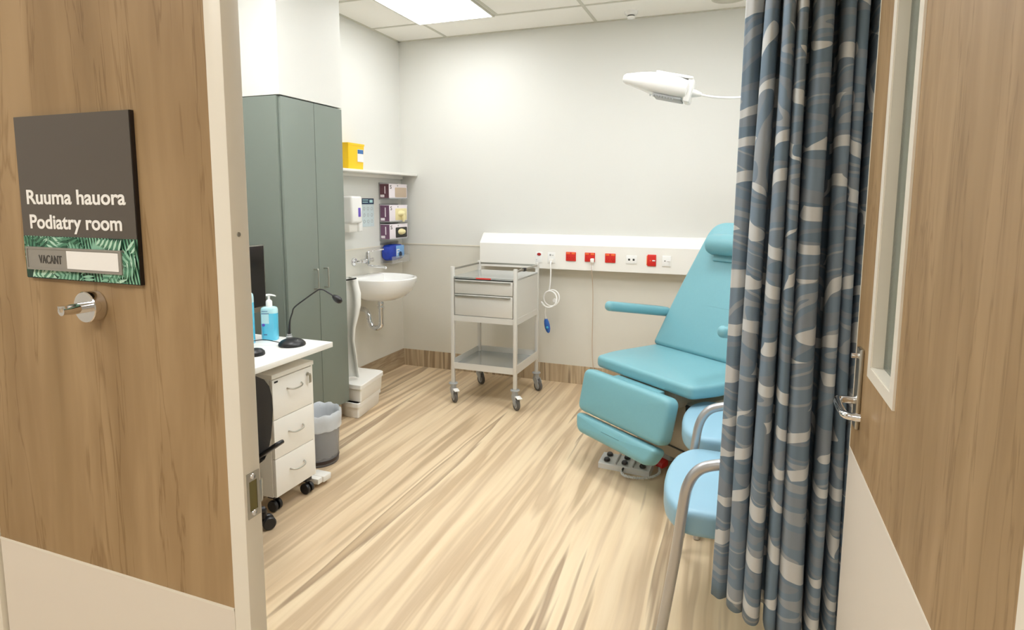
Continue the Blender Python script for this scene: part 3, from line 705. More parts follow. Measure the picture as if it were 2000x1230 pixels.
# gloves
def glove(z0, z1, label, dark, gl):
    t = Thing('glove_box', label, 'glove box', (XL, 4.235, z0), group='glove boxes stacked beside the basin', world=True)
    x1 = -2.562; y0, y1 = 4.100, 4.372
    m = MB(); m.box(XL + .008, x1, y0 + .002, y1 - .002, z0 + .004, z1, .001); bx_ = t.part('carton', m, 'card')
    t.part('end_panel', MB().box(XL + .010, x1 - .004, y0 + .0008, y0 + .002, z0 + .006, z1 - .003), dark, parent=bx_, smooth=0)
    m = MB(); m.box(XL + .014, XL + .050, y0 - .0002, y0 + .001, z0 + .012, z0 + .032); m.box(XL + .052, XL + .060, y0 - .0002, y0 + .001, z0 + .04, z1 - .02)
    t.part('end_label', m, 'card', parent=bx_, smooth=0)
    m = MB(); text_into(m, 'S', y0 + .012, z1 - .040, .024, .030, frame_m((x1 + .0002, 0, 0), (0, 1, 0), UP, (1, 0, 0)), .02); t.part('lettering', m, 'inkdark', parent=bx_, smooth=0)
    m = MB(); m.lathe([(0, 0), (.007, 0), (.007, .001), (0, .001)], frame_m((x1, y0 + .125, z1 - .014), (0, 1, 0), UP, (1, 0, 0)), 16); t.part('round_mark', m, 'greyplastic', parent=bx_)
    op = MB(); ol = rpoly([(y0 + .085, z0 + .012), (y1 - .012, z0 + .012), (y1 - .012, z1 - .028), (y0 + .085, z1 - .028)], .01, 3)
    op.pad(ol, .0012, .0004, frame_m((x1, 0, 0), (0, 1, 0), UP, (1, 0, 0)), 2); t.part('opening', op, 'beige' if gl == 0 else 'dark' if gl == 2 else 'latex', parent=bx_)
    if gl:
        m = MB(); zc = (z0 + z1) / 2 - .008; yc = y0 + .17
        m.lathe([(0, 0), (.046, 0), (.036, .018), (.018, .028), (0, .03)], frame_m((x1, yc, zc + .005), (0, 1, 0), UP, (1, 0, 0)), 24, sx=1.1, sy=.55)
        if gl == 1: m.tube([(x1 + .01, yc, zc), (x1 + .022, yc + .002, zc - .02), (x1 + .02, yc + .004, zc - .058)], lambda q: .02 - .010 * q, 12, 3, flat=.5)
        t.part('glove', m, 'latex')
    # wall bracket
    m = MB(); m.box(XL + .002, XL + .006, y0 - .002, y1 + .002, z0 - .005, z1 + .009); m.box(XL + .002, x1 + .003, y0 - .002, y1 + .002, z0 - .002, z0 + .001); m.box(x1, x1 + .003, y0, y1, z0, z0 + .008); m.box(XL + .004, x1 + .003, y1 - .001, y1 + .002, z0, z1 - .01)
    t.part('bracket', m, 'greyplastic', smooth=0)
glove(1.410, 1.527, 'glove box with a maroon end, topmost on the wall under the shelf', 'maroon', 0)
glove(1.229, 1.362, 'glove box with a glove hanging from its opening, middle of the three', 'plum', 1)
glove(1.090, 1.212, 'glove box with a crumpled yellow glove in the dark opening, lowest of the three', 'plum', 2)
t = Thing('wipes_packet', 'blue wipes packet in a clear holder under the glove boxes', 'wipes packet', (XL, 4.2, .92), world=True)
m = MB(); n = 24; rs = []
for y, s in ((4.098, .35), (4.102, .75), (4.125, 1), (4.21, 1.06), (4.285, 1.0), (4.305, .75), (4.309, .35)):
    rs.append([(XL + .052 + .046 * s * math.copysign(abs(math.cos(a)) ** .55, math.cos(a)), y, .986 + .062 * s * math.copysign(abs(math.sin(a)) ** .6, math.sin(a))) for a in [2 * PI * k / n for k in range(n)]])
m.rings(rs); t.part('pouch', m, 'pack')
m = MB(); m.box(XL + .1005, XL + .1022, 4.175, 4.296, .945, 1.040, .0005); pn = t.part('front_panel', m, 'packlt')
m = MB(); m.lathe([(0, 0), (.023, 0), (.023, .0012), (0, .0012)], frame_m((XL + .1022, 4.238, .968), (0, 1, 0), UP, (1, 0, 0)), 24); t.part('round_mark', m, 'navy', parent=pn)
m = MB(); m.box(XL + .1022, XL + .1030, 4.182, 4.225, 1.005, 1.012); m.box(XL + .1022, XL + .1030, 4.182, 4.190, .96, 1.005); m.box(XL + .1022, XL + .1030, 4.190, 4.215, .985, .990); t.part('band_print', m, 'label', parent=pn, smooth=0)
m = MB(); m.box(XL, XL + .008, 4.10, 4.37, .905, 1.065, .001); m.box(XL + .002, XL + .112, 4.100, 4.370, .902, .906); m.box(XL + .108, XL + .112, 4.100, 4.370, .902, .958); m.box(XL + .004, XL + .112, 4.366, 4.370, .902, 1.03)
t.part('holder', m, 'clear', smooth=0)
# white sheet hanging between cabinet and basin
m = MB(); rs = []
for k, (z, xr, yy) in enumerate(((.900, -2.325, 3.30), (.862, -2.317, 3.295), (.80, -2.294, 3.29), (.72, -2.290, 3.29), (.655, -2.303, 3.292), (.57, -2.332, 3.30), (.48, -2.340, 3.30), (.38, -2.330, 3.30), (.30, -2.325, 3.30), (.232, -2.320, 3.30))):
    row = []
    for j in range(17):
        q = j / 16; row.append(Vector((-2.52 + (xr + 2.52) * q, yy + .014 * math.sin(q * 17 + z * 3) * (1 - q * .3) + .02 * (q - .5) * math.sin(z * 9), z)))
    rs.append(row + [p + Vector((0, .004, 0)) for p in reversed(row)])
m.rings(rs)
t = Thing('plastic_apron', 'white sheet hanging beside the tall cabinet over the tubs', 'apron', (-2.4, 3.3, .225), world=True)
t.part('sheet', m, 'sheet', smooth=70)
t.part('neck_band', MB().tube([(-2.52, 3.30, .893), (-2.42, 3.285, .880), (-2.34, 3.280, .890), (-2.312, 3.288, .897)], .0045, 8, 4), 'black')
t.part('hook', MB().tube([(-2.49, CY1 + .002, .92), (-2.49, 3.21, .915), (-2.49, 3.315, .905), (-2.49, 3.325, .925)], .005, 8, 3), 'steel')
# stacked tubs
tub = [(-2.245, 0), (-2.300, .345), (-2.33, .36), (-2.565, .36), (-2.58, .34), (-2.56, .10), (-2.385, .025), (-2.36, .005)]
def tubobj(z0, z1, dx, dy, label, lid):
    cx, cyy = -2.42 + dx, 3.37 + dy
    t = Thing('plastic_tub', label, 'tub', (cx, cyy, z0), world=True)
    ol = [(x + dx, 3.195 + y + dy) for x, y in tub]
    def sh(s): 
        return [((p[0] - cx) * s + cx, (p[1] - cyy) * s + cyy) for p in rpoly(ol, .02, 3)]
    h = z1 - z0
    m = MB(); m.rings([[(p[0], p[1], z) for p in sh(s)] for s, z in ((.90, z0), (.92, z0 + .004), (.955, z1 - .028), (.955, z1 - .012))]); t.part('body', m, 'white')
    m = MB(); m.rings([[(p[0], p[1], z) for p in sh(s)] for s, z in ((.96, z1 - .030), (1.0, z1 - .028), (1.0, z1 - .003), (.985, z1), (.95, z1), (.93, z1 - (.004 if lid else .012)), (.2, z1 - (.004 if lid else .012)))]); t.part('lid' if lid else 'rim', m, 'white')
tubobj(0, .104, .010, -.028, 'white plastic tub on the floor beside the cabinet, lower of the stack', False)
tubobj(.1045, .222, .024, -.014, 'white plastic tub with a flat lid, upper of the stack by the cabinet', True)
# ------------------------------------------------------------------ instrument trolley
TX0, TX1, TY0, TY1 = -1.832, -1.372, 3.716, 4.170
t = Thing('instrument_trolley', 'grey steel two drawer instrument trolley on castors', 'trolley', (-1.602, 3.943, 0), world=True)
P = .012
for i, (x, y) in enumerate(((TX0, TY0), (TX1, TY0), (TX1, TY1), (TX0, TY1))):
    t.part('post', MB().box(x - P, x + P, y - P, y + P, .135, .952, .003), 'trolley')
    m = MB(); m.lathe([(0, .128), (.030, .128), (.032, .132), (.030, .137), (0, .138)], Matrix.Translation((x, y, 0)), 28)
    a = (-.75, -.75, -.55, -.55)[i]; ca, sa = math.cos(a), math.sin(a)
    F2 = frame_m((x, y, 0), (ca, sa, 0), (-sa, ca, 0), UP)
    m.lathe([(0, .09), (.020, .09), (.022, .128), (0, .128)], Matrix.Translation((x, y, 0)), 20)
    for s in (-1, 1):
        m.rings([[F2 @ Vector((px, s * .016 + q, pz)) for px, pz in ((-.020, .10), (.022, .10), (.040, .075), (.036, .040), (.020, .030), (.004, .05), (-.018, .08))] for q in (-.0025, .0025)])
    fk = t.part('castor', m, 'greyplastic')
    W2 = frame_m(F2 @ Vector((.022, 0, .040)), (ca, sa, 0), UP, (sa, -ca, 0))
    t.part('tyre', MB().lathe([(.026, -.011), (.036, -.011), (.040, -.006), (.040, .006), (.036, .011), (.026, .011), (.026, -.011)], W2, 36, cap=False), 'rubber', parent=fk)
    t.part('wheel', MB().lathe([(0, -.012), (.012, -.013), (.014, -.009), (.027, -.009), (.027, .009), (.014, .009), (.012, .013), (0, .012)], W2, 28), 'greyplastic', parent=fk)
    if i < 2: t.part('brake_pedal', MB().box(.012, .052, -.018, .018, .092, .098, .002, Mx=F2 @ Matrix.Translation((0, 0, .012)) @ Matrix.Rotation(.25, 4, 'Y')), 'whiteg', parent=fk)
m = MB(); m.box(TX0 + P, TX1 - P, TY0 - .008, TY1 + .008, .592, .615); m.box(TX0 - .008, TX0 + .01, TY0 + P, TY1 - P, .575, .617); m.box(TX1 - .01, TX1 + .008, TY0 + P, TY1 - P, .575, .617); m.box(TX0 + P, TX1 - P, TY0 - .009, TY0 + .003, .578, .617); m.box(TX0 + P, TX1 - P, TY1 - .003, TY1 + .009, .578, .617)
t.part('lower_frame', m, 'trolley', smooth=0)
m = MB(); m.box(TX0 + P, TX1 - P, TY0 + .012, TY1 - .002, .617, .872); m.box(TX1 - .012, TX1 + .006, TY0 + P, TY1 - P, .617, .872); m.box(TX0 - .006, TX0 + .012, TY0 + P, TY1 - P, .617, .872)
t.part('drawer_case', m, 'trolley', smooth=0)
m = MB(); m.box(TX0 + P, TX1 - P, TY0 - .006, TY1 + .004, .872, .884, .001); m.box(TX0 - .006, TX1 + .006, TY0 + P, TY1 - P, .8722, .8838, .001)
t.part('top_shelf', m, 'trolley_shelf', smooth=0)
m = MB(); m.box(TX0 + .02, TX1 - .02, TY0 + .002, TY0 + .014, .8655, .8715); t.part('drawer_gap', m, 'dark', smooth=0)
t.part('red_strip', MB().box(-1.655, -1.545, TY0 - .0065, TY0 + .004, .8735, .8825), 'red', smooth=0)
for z0, z1 in ((.770, .864), (.620, .764)):
    dr = t.part('drawer', MB().box(TX0 + P + .006, TX1 - P - .006, TY0 - .006, TY0 + .012, z0, z1, .001), 'trolley')
    m = MB(); m.box(TX0 + P + .012, TX1 - P - .026, TY0 - .020, TY0 - .014, z1 - .012, z1 - .006); m.box(TX0 + P + .012, TX1 - P - .026, TY0 - .020, TY0 - .006, z1 - .008, z1 - .005, .001)
    m.box(TX1 - P - .028, TX1 - P - .020, TY0 - .021, TY0 - .006, z1 - .013, z1 - .004)
    t.part('handle', m, 'steel', parent=dr, smooth=0)
m = MB()
for q in ((TX0 + P, TX1 - P, TY1 - .005, TY1 + .005), (TX0 - .005, TX0 + .005, TY0 + P, TY1 - P), (TX1 - .005, TX1 + .005, TY0 + P, TY1 - P)): m.box(*q, .927, .940)
t.part('guard_rail', m, 'steel', smooth=0)
t.part('rail_clamp', MB().box(TX1 - .010, TX1 + .010, TY0 + .15, TY0 + .19, .921, .944, .002), 'black')
m = MB(); m.box(TX0 + P, TX1 - P, TY0 - .006, TY1 + .006, .255, .259); m.box(TX0 - .006, TX1 + .006, TY0 + P, TY1 - P, .2552, .2588)
ls = t.part('bottom_shelf', m, 'trolley_shelf', smooth=0)
m = MB(); m.box(TX0 + P, TX1 - P, TY0 - .009, TY0 - .005, .240, .284); m.box(TX0 + P, TX1 - P, TY1 + .005, TY1 + .009, .240, .300); m.box(TX0 - .009, TX0 - .005, TY0 + P, TY1 - P, .240, .300); m.box(TX1 + .005, TX1 + .009, TY0 + P, TY1 - P, .240, .300)
t.part('shelf_lip', m, 'trolley', parent=ls, smooth=0)
# ------------------------------------------------------------------ services duct on the back wall
DXL, DXR, DF = -1.895, .62, YB - .10
t = Thing('services_duct', 'long white electrical services duct along the back wall', 'services duct', (-1.1, YB, .89), world=True)
pr = [(YB - .003, .893), (DF, .893), (DF, 1.073), (YB - .028, 1.146), (YB - .003, 1.148)]
m = MB(); m.rings([[(x, y, z) for y, z in pr] for x in (DXL, DXR)]); t.part('body', m, 'white', smooth=0)
m = MB(); m.rings([[(x, y + (-.0015 if y < YB - .01 else 0), z) for y, z in [(YB - .003, .8915), (DF, .8915), (DF, 1.0735), (YB - .028, 1.1475), (YB - .003, 1.1495)]] for x in (DXL - .003, DXL)]); t.part('end_cap', m, 'white', smooth=0)
def onface(x0, x1, z0, z1, d, bev=.002): return MB().box(x0, x1, DF - d, DF, z0, z1, bev)
def lath(mb, x, z, r, d, d0=0): mb.lathe([(0, d0), (r, d0), (r, d0 + d), (0, d0 + d)], frame_m((x, DF, z), (1, 0, 0), UP, (0, -1, 0)), 16)
FG = 'sockets on the services duct'
t = Thing('call_point', 'small white plate with a magenta call button, leftmost on the duct', 'call button', (-1.412, DF, .98), world=True)
t.part('plate', onface(-1.440, -1.384, .935, 1.018, .004), 'whiteg')
m = MB(); m.lathe([(0, .004), (.016, .004), (.015, .008), (0, .009)], frame_m((-1.411, DF, 1.000), (1, 0, 0), UP, (0, -1, 0)), 20, sx=1, sy=.7); t.part('button', m, 'reddk')
t.part('screw', MB().box(-1.432, -1.427, DF - .005, DF - .004, .955, .960), 'greyplastic')
t = Thing('nurse_call_socket', 'small white socket plate with the nurse call lead plugged in', 'socket', (-1.315, DF, .98), world=True)
t.part('plate', onface(-1.344, -1.286, .935, 1.018, .004), 'whiteg')
m = MB(); lath(m, -1.322, .998, .007, .003, .004); lath(m, -1.303, .996, .004, .003, .004); t.part('indicator', m, 'greyplastic')
t.part('port', MB().box(-1.332, -1.296, DF - .012, DF - .004, .940, .968, .003), 'white')
def powerpoint(x, w, z0, z1, label, toprock=True):
    t = Thing('power_socket', label, 'socket', (x, DF, z0), group=None, world=True)
    t.part('plate', onface(x - w / 2, x + w / 2, z0, z1, .008, .003), 'red')
    h = z1 - z0
    m = MB()
    for k in ((-.26, .26) if w > .06 else (0,)): m.box(x + k * w - .013, x + k * w + .013, DF - .011, DF - .008, z1 - h * .24, z1 - h * .06, .0015)
    t.part('rocker_switch', m, 'orange')
    m = MB()
    for k in (-.25, .25):
        for dx, dz in ((-.007, .0), (.007, .0), (0, -.012)): m.box(x + k * w + dx - .0015, x + k * w + dx + .0015, DF - .0085, DF - .008, z0 + h * .38 + dz - .004, z0 + h * .38 + dz + .004)
    t.part('pin_holes', m, 'reddk', smooth=0)
    return t
powerpoint(-1.164, .076, .958, 1.025, 'red double power socket, first of three, right of the nurse call lead')
powerpoint(-1.021, .076, .958, 1.025, 'red double power socket with a white plug in it')
powerpoint(-.871, .076, .957, 1.024, 'red double power socket, third of three, left of the white data socket')
t = Thing('data_socket', 'white double data socket between the red sockets', 'socket', (-.72, DF, .95), world=True)
t.part('plate', onface(-.757, -.680, .955, 1.015, .005), 'whiteg')
m = MB(); m.box(-.742, -.728, DF - .006, DF - .005, .978, .992); m.box(-.710, -.696, DF - .006, DF - .005, .978, .992); t.part('port', m, 'dark', smooth=0)
t = Thing('isolator_switch', 'tall red isolator switch with a white rocker near the chair back', 'switch', (-.575, DF, .94), world=True)
t.part('plate', onface(-.606, -.546, .944, 1.026, .009, .003), 'red')
t.part('rocker_switch', MB().box(-.572, -.552, DF - .013, DF - .009, .980, .988, .001), 'whiteg')
t.part('indicator', MB().box(-.589, -.582, DF - .011, DF - .009, .980, .987, .001), 'orange')
t.part('side_guard', MB().box(-.612, -.606, DF - .006, DF, .950, 1.018, .001), 'orange')
t = Thing('light_switch', 'white single switch, rightmost on the duct beside the chair back', 'switch', (-.47, DF, .94), world=True)
t.part('plate', onface(-.505, -.444, .946, 1.020, .008, .003), 'whiteg')
t.part('rocker_switch', MB().box(-.472, -.452, DF - .012, DF - .008, .982, .989, .001), 'label')
m = MB(); lath(m, -.485, .985, .004, .002, .008); t.part('indicator', m, 'dark')
# nurse call lead
yc = DF - .03
t = Thing('nurse_call_lead', 'white coiled call lead with a blue handset hanging from the duct', 'call lead', (-1.315, yc, .40), world=True)
m = MB(); loop = [(-1.290 + .055 * math.cos(a), yc - .004 * k_, .682 + .058 * math.sin(a)) for k_, a in enumerate([2.3 - 2 * PI * k / 16 for k in range(30)])]
m.tube([(-1.314, DF - .012, .953), (-1.312, yc, .930), (-1.310, yc, .86), (-1.314, yc, .78), (-1.322, yc, .735)] + loop + [(-1.332, yc - .06, .62), (-1.338, yc - .04, .56), (-1.336, yc - .02, .515)], .0052, 8, 3)
t.part('cable', m, 'whiteg')
t.part('clip', MB().lathe([(0, -.006), (.014, -.006), (.016, 0), (.014, .006), (0, .006)], frame_m((-1.262, yc - .05, .668), (1, 0, 0), UP, (0, -1, 0)), 16), 'whiteg')
m = MB(); hx_ = Vector((.18, 0, -.98)).normalized()
m.lathe([(0, -.01), (.010, -.01), (.018, .008), (.022, .035), (.021, .065), (.014, .088), (.007, .098), (0, .10)], frame_m((-1.335, yc - .02, .512), (1, 0, 0), Vector((0, -1, 0)), hx_) , 20, sx=1, sy=.6)
hs = t.part('handset', m, 'handset')
t.part('call_button', MB().lathe([(0, 0), (.009, 0), (.008, .003), (0, .004)], frame_m((-1.322, yc - .034, .458), (1, 0, 0), UP, (0, -1, 0)), 16), 'gelblue', parent=hs)
t = Thing('power_cable', 'thin pale cable with a white plug hanging from the middle red socket', 'cable', (-1.0, DF, .10), world=True)
t.part('plug', MB().box(-1.012, -.986, DF - .036, DF - .008, .955, .985, .005), 'whiteg')
m = MB(); m.tube([(-1.0, DF - .030, .958), (-.999, DF - .032, .90), (-1.000, DF + .02, .75), (-1.004, DF + .05, .55), (-1.010, YB - .022, .32), (-1.00, YB - .022, .16), (-.97, YB - .03, .03), (-.90, YB - .06, .006), (-.75, YB - .15, .006), (-.55, YB - .40, .006)], .0028, 8, 5); t.part('cord', m, 'beige')
t.part('tag', MB().box(-1.007, -.991, DF - .036, DF - .033, .905, .935, .001), 'label')
# ------------------------------------------------------------------ teal treatment chair
SCx, SCy = -.4525, 2.9985
Wv = Vector((.7915, -.6112, 0)); Fv = Vector((-.6112, -.7915, 0))
# local frame: x = W (towards the camera side), y = -F (backwards), z up
rzc = math.atan2(Wv.y, Wv.x)
t = Thing('treatment_chair', 'large teal reclining treatment chair with a bolster headrest', 'treatment chair', (SCx, SCy, 0), rzc)
TC = t
m = MB(); m.pad(rpoly([(-.340, .012), (.335, .012), (.375, .16), (.375, .54), (-.375, .54), (-.375, .16)], [.035, .035, .05, .03, .03, .05]), .066, .022, Matrix.Translation((0, 0, .492)), crown=.008); t.part('seat', m, 'teal')
al = math.radians(65); bd_ = Vector((0, math.cos(al), math.sin(al))); bn = Vector((0, -math.sin(al), math.cos(al)))
BM = frame_m(Vector((0, .470, .565)), (1, 0, 0), bd_, bn)
m = MB(); m.pad(rpoly([(-.378, .0), (.378, .0), (.335, .33), (.245, .795), (-.245, .795), (-.335, .33)], [.03, .03, .3, .10, .10, .3], 8), .075, .024, BM @ Matrix.Translation((0, 0, -.075)), crown=.006); t.part('backrest', m, 'teal')
m = MB(); m.box(-.30, .30, .05, .62, -.095, -.078, .01, Mx=BM); t.part('back_shell', m, 'basegrey')
m = MB(); m.lathe([(0, -.205), (.030, -.203), (.052, -.190), (.060, -.170), (.060, .170), (.052, .190), (.030, .203), (0, .205)], BM @ Matrix.Translation((.035, .630, .054)) @ Matrix.Rotation(PI / 2, 4, 'Y'), 32); hr = t.part('headrest', m, 'teal')
m = MB(); m.box(-.14, .16, .545, .620, .002, .020, .006, Mx=BM); t.part('headrest_strap', m, 'teal', parent=hr)
for s in (-1, 1):
    ax = .400 if s > 0 else -.380
    AM = frame_m((ax, .125, .818), Vector((1, 0, 0)), Vector((0, 1, -.16)).normalized(), Vector((0, .16, 1)).normalized())
    m = MB(); m.pad(rpoly([(-.026, -.01), (.026, -.01), (.038, .47), (-.038, .47)], [.024, .024, .02, .02]), .056, .024, AM @ Matrix.Translation((0, 0, -.030))); ar = t.part('armrest', m, 'teal')
    m = MB(); m.box(ax - .03 * s - .02, ax - .03 * s + .015, .585, .63, .55, .745, .006); t.part('armrest_bracket', m, 'basegrey', parent=ar)
# leg rest, two pads hanging from the seat front
def legpad(name, s0, z0, s1, z1, hw, hw2, th, cr=.03, par=None, lat=0.0):
    o = Vector((lat, -s0, z0)); v = (Vector((lat, -s1, z1)) - o); L = v.length; v.normalize(); nn = Vector((1, 0, 0)).cross(v)
    if nn.y > 0: nn = -nn
    u = v.cross(nn)
    Mx = frame_m(o - nn * th, u, v, nn)
    m = MB(); m.pad(rpoly([(-hw, 0), (hw, 0), (hw2, L), (-hw2, L)], cr), th, .026, Mx, crown=.004)
    return t.part(name, m, 'teal', parent=par)
t.leg = legpad
legpad('leg_pad', .085, .508, .135, .286, .312, .308, .085, .045, lat=-.012)
legpad('foot_pad', .140, .278, .172, .186, .305, .262, .085, .040, lat=-.018)
m = MB(); m.box(-.16, .17, -.055, .02, .455, .492, .004); m.box(-.17, .17, -.06, -.01, .30, .47, .004); t.part('leg_rest_hinge', m, 'teal')
# base
m = MB(); m.box(-.20, .20, .06, .50, .40, .492, .01); t.part('seat_frame', m, 'basegrey')
m = MB(); m.box(-.20, .255, .14, .50, .17, .42, .01); m.box(-.17, .20, .17, .47, .095, .17, .006); t.part('column', m, 'basegrey')
m = MB(); m.pad(rpoly([(-.24, .27), (.24, .27), (.24, .58), (-.24, .58)], .05), .055, .012, Matrix.Translation((0, 0, .045))); bs = t.part('base', m, 'basegrey')
m = MB(); m.box(.198, .210, .136, .142, .275, .405); m.box(.135, .258, .134, .142, .402, .410); m.box(.06, .22, .136, .142, .168, .174); m.box(-.19, .24, .137, .142, .405, .412); t.part('panel_seam', m, 'black', smooth=0)
m = MB(); m.tube([(.118, .135, .345), (.112, .110, .335), (.122, .100, .30), (.138, .098, .262)], lambda q: .008 + .012 * q, 12, 4); t.part('release_lever', m, 'white')
m = MB(); m.box(-.03, .085, .205, .285, .085, .115, .012, 3); m.box(-.01, .05, .20, .23, .05, .09, .006); fh = t.part('brake_housing', m, 'greyplastic')
m = MB(); m.rings([[(x * k_, y, z) for x, y, z in ((-.035, .165, .014), (.035, .165, .014), (.024, .165, .034), (-.024, .165, .034))] if False else [(-.004 + x, y, z) for x, z in ((-.036 * w_, .014), (.036 * w_, .014), (.030 * w_, h_), (-.030 * w_, h_))] for y, w_, h_ in ((.160, .92, .022), (.166, 1.0, .030), (.20, .85, .046), (.225, .55, .060))])
t.part('brake_pedal', m, 'red', parent=fh)
for x, y in ((-.22, .27), (.21, .29), (.21, .54), (-.21, .54)):
    m = MB(); m.lathe([(0, -.014), (.034, -.014), (.036, -.009), (.036, .009), (.034, .014), (0, .014)], frame_m((x, y, .036), (0, 1, 0), UP, (1, 0, 0)), 28); cc = t.part('castor', m, 'black')
# foot control
FA = -.07
t = Thing('foot_control', 'pale grey foot control with black buttons on the floor under the chair', 'foot control', (-.51, 3.075, 0), math.radians(-5))
m = MB(); m.rings([[(x, y, z) for y, z in ((-.055, .0), (-.055, .026), (-.050, .031), (.050, .046), (.055, .042), (.055, .0))] for x in (-.135, -.130, .130, .135)]); t.part('housing', m, 'foot')
for x in (-.045, .045):
    m = MB(); m.tube([(x, -.05, .032), (x, -.02, .040), (x, .02, .046), (x, .05, .048)], .006, 10, 3); t.part('divider', m, 'foot')
for x in (-.095, 0, .095):
    for y in (-.027, .027):
        z = .0345 + (y + .05) * .15
        t.part('button', MB().lathe([(0, 0), (.0165, 0), (.0165, .006), (.013, .012), (0, .013)], frame_m((x, y, z), (1, 0, 0), Vector((0, 1, .15)).normalized(), Vector((0, -.15, 1)).normalized()), 20), 'black')
m = MB(); 
pth = catmull([Vector(p) for p in ((.0, -.055, .020), (.0, -.085, .014), (.02, -.108, .010), (.06, -.112, .010), (.11, -.098, .010), (.155, -.06, .012), (.175, -.005, .012), (.165, .05, .012), (.155, .12, .02))], 26)
cp = []
for i, p in enumerate(pth):
    a_ = pth[max(i - 1, 0)]; b_ = pth[min(i + 1, len(pth) - 1)]; tt = (b_ - a_).normalized(); s_ = Vector((-tt.y, tt.x, 0)); 
    cp.append(p + (s_ * math.cos(i * 1.7) + Vector((0, 0, 1)) * math.sin(i * 1.7)) * (.005 if 14 < i else 0))
m.tube(cp, .0032, 6); t.part('coiled_cord', m, 'foot')
t.part('strain_relief', MB().tube([(0, -.052, .022), (0, -.068, .020), (.002, -.082, .014)], .0055, 10), 'black')
# ------------------------------------------------------------------ visitor chairs
def visitor(label, x, y, arms, hw=.265):
    t = Thing('visitor_chair', label, 'chair', (x, y, 0), 0, group=None)
    # local: faces -X, front of seat at x = 0
    ol = [(.02, -hw), (.45, -hw + .02), (.47, 0), (.45, hw - .02), (.02, hw), (-.035, hw * .72), (-.055, hw * .36), (-.06, 0), (-.055, -hw * .36), (-.035, -hw * .72)]
    # order counter clockwise
    m = MB(); m.pad(rpoly(ol, .05, 4), .085, .022, Matrix.Translation((0, 0, .370)), crown=.008); t.part('seat', m, 'blue')
    m = MB()
    rs = []
    for z, dx in ((.50, .43), (.515, .425), (.60, .43), (.72, .45), (.84, .475), (.865, .485)):
        ww = hw * (.93 if .51 < z < .85 else .86)
        row = [Vector((dx + .03 * (1 - (k / 6 - 1) ** 2), -ww + 2 * ww * k / 12, z)) for k in range(13)]
        tk = .05 if .51 < z < .85 else .02
        rs.append(row + [p + Vector((tk, 0, 0)) for p in reversed(row)])
    m.rings(rs); t.part('backrest', m, 'blue')
    for s in (-1, 1):
        ys_ = s * (hw + .012)
        if arms:
            m = MB(); m.tube([(-.035, ys_, 0.004), (.005, ys_, .30), (.022, ys_, .46), (.035, ys_, .545), (.065, ys_, .598), (.115, ys_, .622), (.18, ys_, .628), (.42, ys_, .622)], .0165, 16, 6)
            t.part('arm_frame', m, 'alu')
            m = MB(); m.tube([(.44, ys_, .004), (.43, ys_, .40), (.45, ys_, .64), (.48, ys_, .84)], .0155, 14, 5); t.part('leg', m, 'alu')
            if s > 0: t.part('side_rail', MB().tube([(.01, ys_, .405), (.43, ys_, .400)], .010, 10), 'alu')
        else:
            t.part('leg', MB().tube([(.03, s * (hw - .04), .004), (.045, s * (hw - .04), .37)], .014, 12), 'alu')
            t.part('leg', MB().tube([(.44, s * (hw - .04), .004), (.43, s * (hw - .04), .40), (.45, s * (hw - .04), .60), (.47, s * (hw - .04), .80)], .014, 12, 4), 'alu')
    m = MB(); m.tube([(.02, -hw + .02, .360), (.02, hw - .02, .360)], .009, 10); m.tube([(.43, -hw - .01, .360), (.43, hw + .01, .360)], .009, 10); t.part('cross_rail', m, 'alu')
    t.part('glide', MB().box(.0, .03, -.17, -.14, .352, .371, .002), 'reddk')
    return t
visitor('light blue visitor chair with silver tube arms beside the curtain, nearer of the two', -.150, 2.105, True)
visitor('light blue visitor chair without arms, between the nearer one and the treatment chair', -.145, 2.715, False, .25)
# ------------------------------------------------------------------ privacy curtain
tc_ = [.024, .060, .090, .124, .160, .212, .243, .275, .31]
bc_ = [-.014, .032, .078, .118, .168, .222, .256, .288, .32]
tw_ = [.020, .013, .010, .011, .016, .012, .012, .012, .012]
bw_ = [.019, .021, .020, .014, .030, .015, .014, .014, .014]
yf_ = [1.742, 1.692, 1.655, 1.640, 1.625, 1.620, 1.622, 1.622, 1.63]
dp_ = [.048, .080, .105, .13, .16, .14, .13, .13, .10]
def curtain_row(q, z):
    pts = []
    fl = 1
    for i in range(9):
        c = tc_[i] * (1 - q) + bc_[i] * q; w_ = tw_[i] * (1 - q) + bw_[i] * q
        c += .004 * math.sin(z * 2.1 + i * 2.3); yf = yf_[i] + .006 * math.sin(z * 1.7 + i); dd = dp_[i]
        pts += [Vector((c - w_ * .85, yf + dd, 0)), Vector((c - w_ * 1.12, yf + dd * .45, 0)), Vector((c - w_ * .75, yf + .012, 0)), Vector((c, yf, 0)), Vector((c + w_ * .75, yf + .010, 0)), Vector((c + w_ * 1.12, yf + dd * .45, 0)), Vector((c + w_ * .95, yf + dd, 0))]
    return catmull(pts, 4)
bm = bmesh.new(); uvl = bm.loops.layers.uv.new('UVMap')
NZ = 60; rows = []; Z0, Z1 = .255, 2.628
ref = curtain_row(.5, 1.2); us = [0]
for a_, b_ in zip(ref, ref[1:]): us.append(us[-1] + (b_ - a_).length)
for k in range(NZ + 1):
    q = 1 - k / NZ; z = Z0 + (Z1 - Z0) * k / NZ
    r_ = curtain_row(q, z); rows.append([bm.verts.new((p.x, p.y, z)) for p in r_])
for k in range(NZ):
    for i in range(len(us) - 1):
        fc = bm.faces.new((rows[k][i], rows[k][i + 1], rows[k + 1][i + 1], rows[k + 1][i])); fc.smooth = True
        for lp, (uu_, kk) in zip(fc.loops, ((us[i], k), (us[i + 1], k), (us[i + 1], k + 1), (us[i], k + 1))): lp[uvl].uv = (uu_, Z0 + (Z1 - Z0) * kk / NZ)
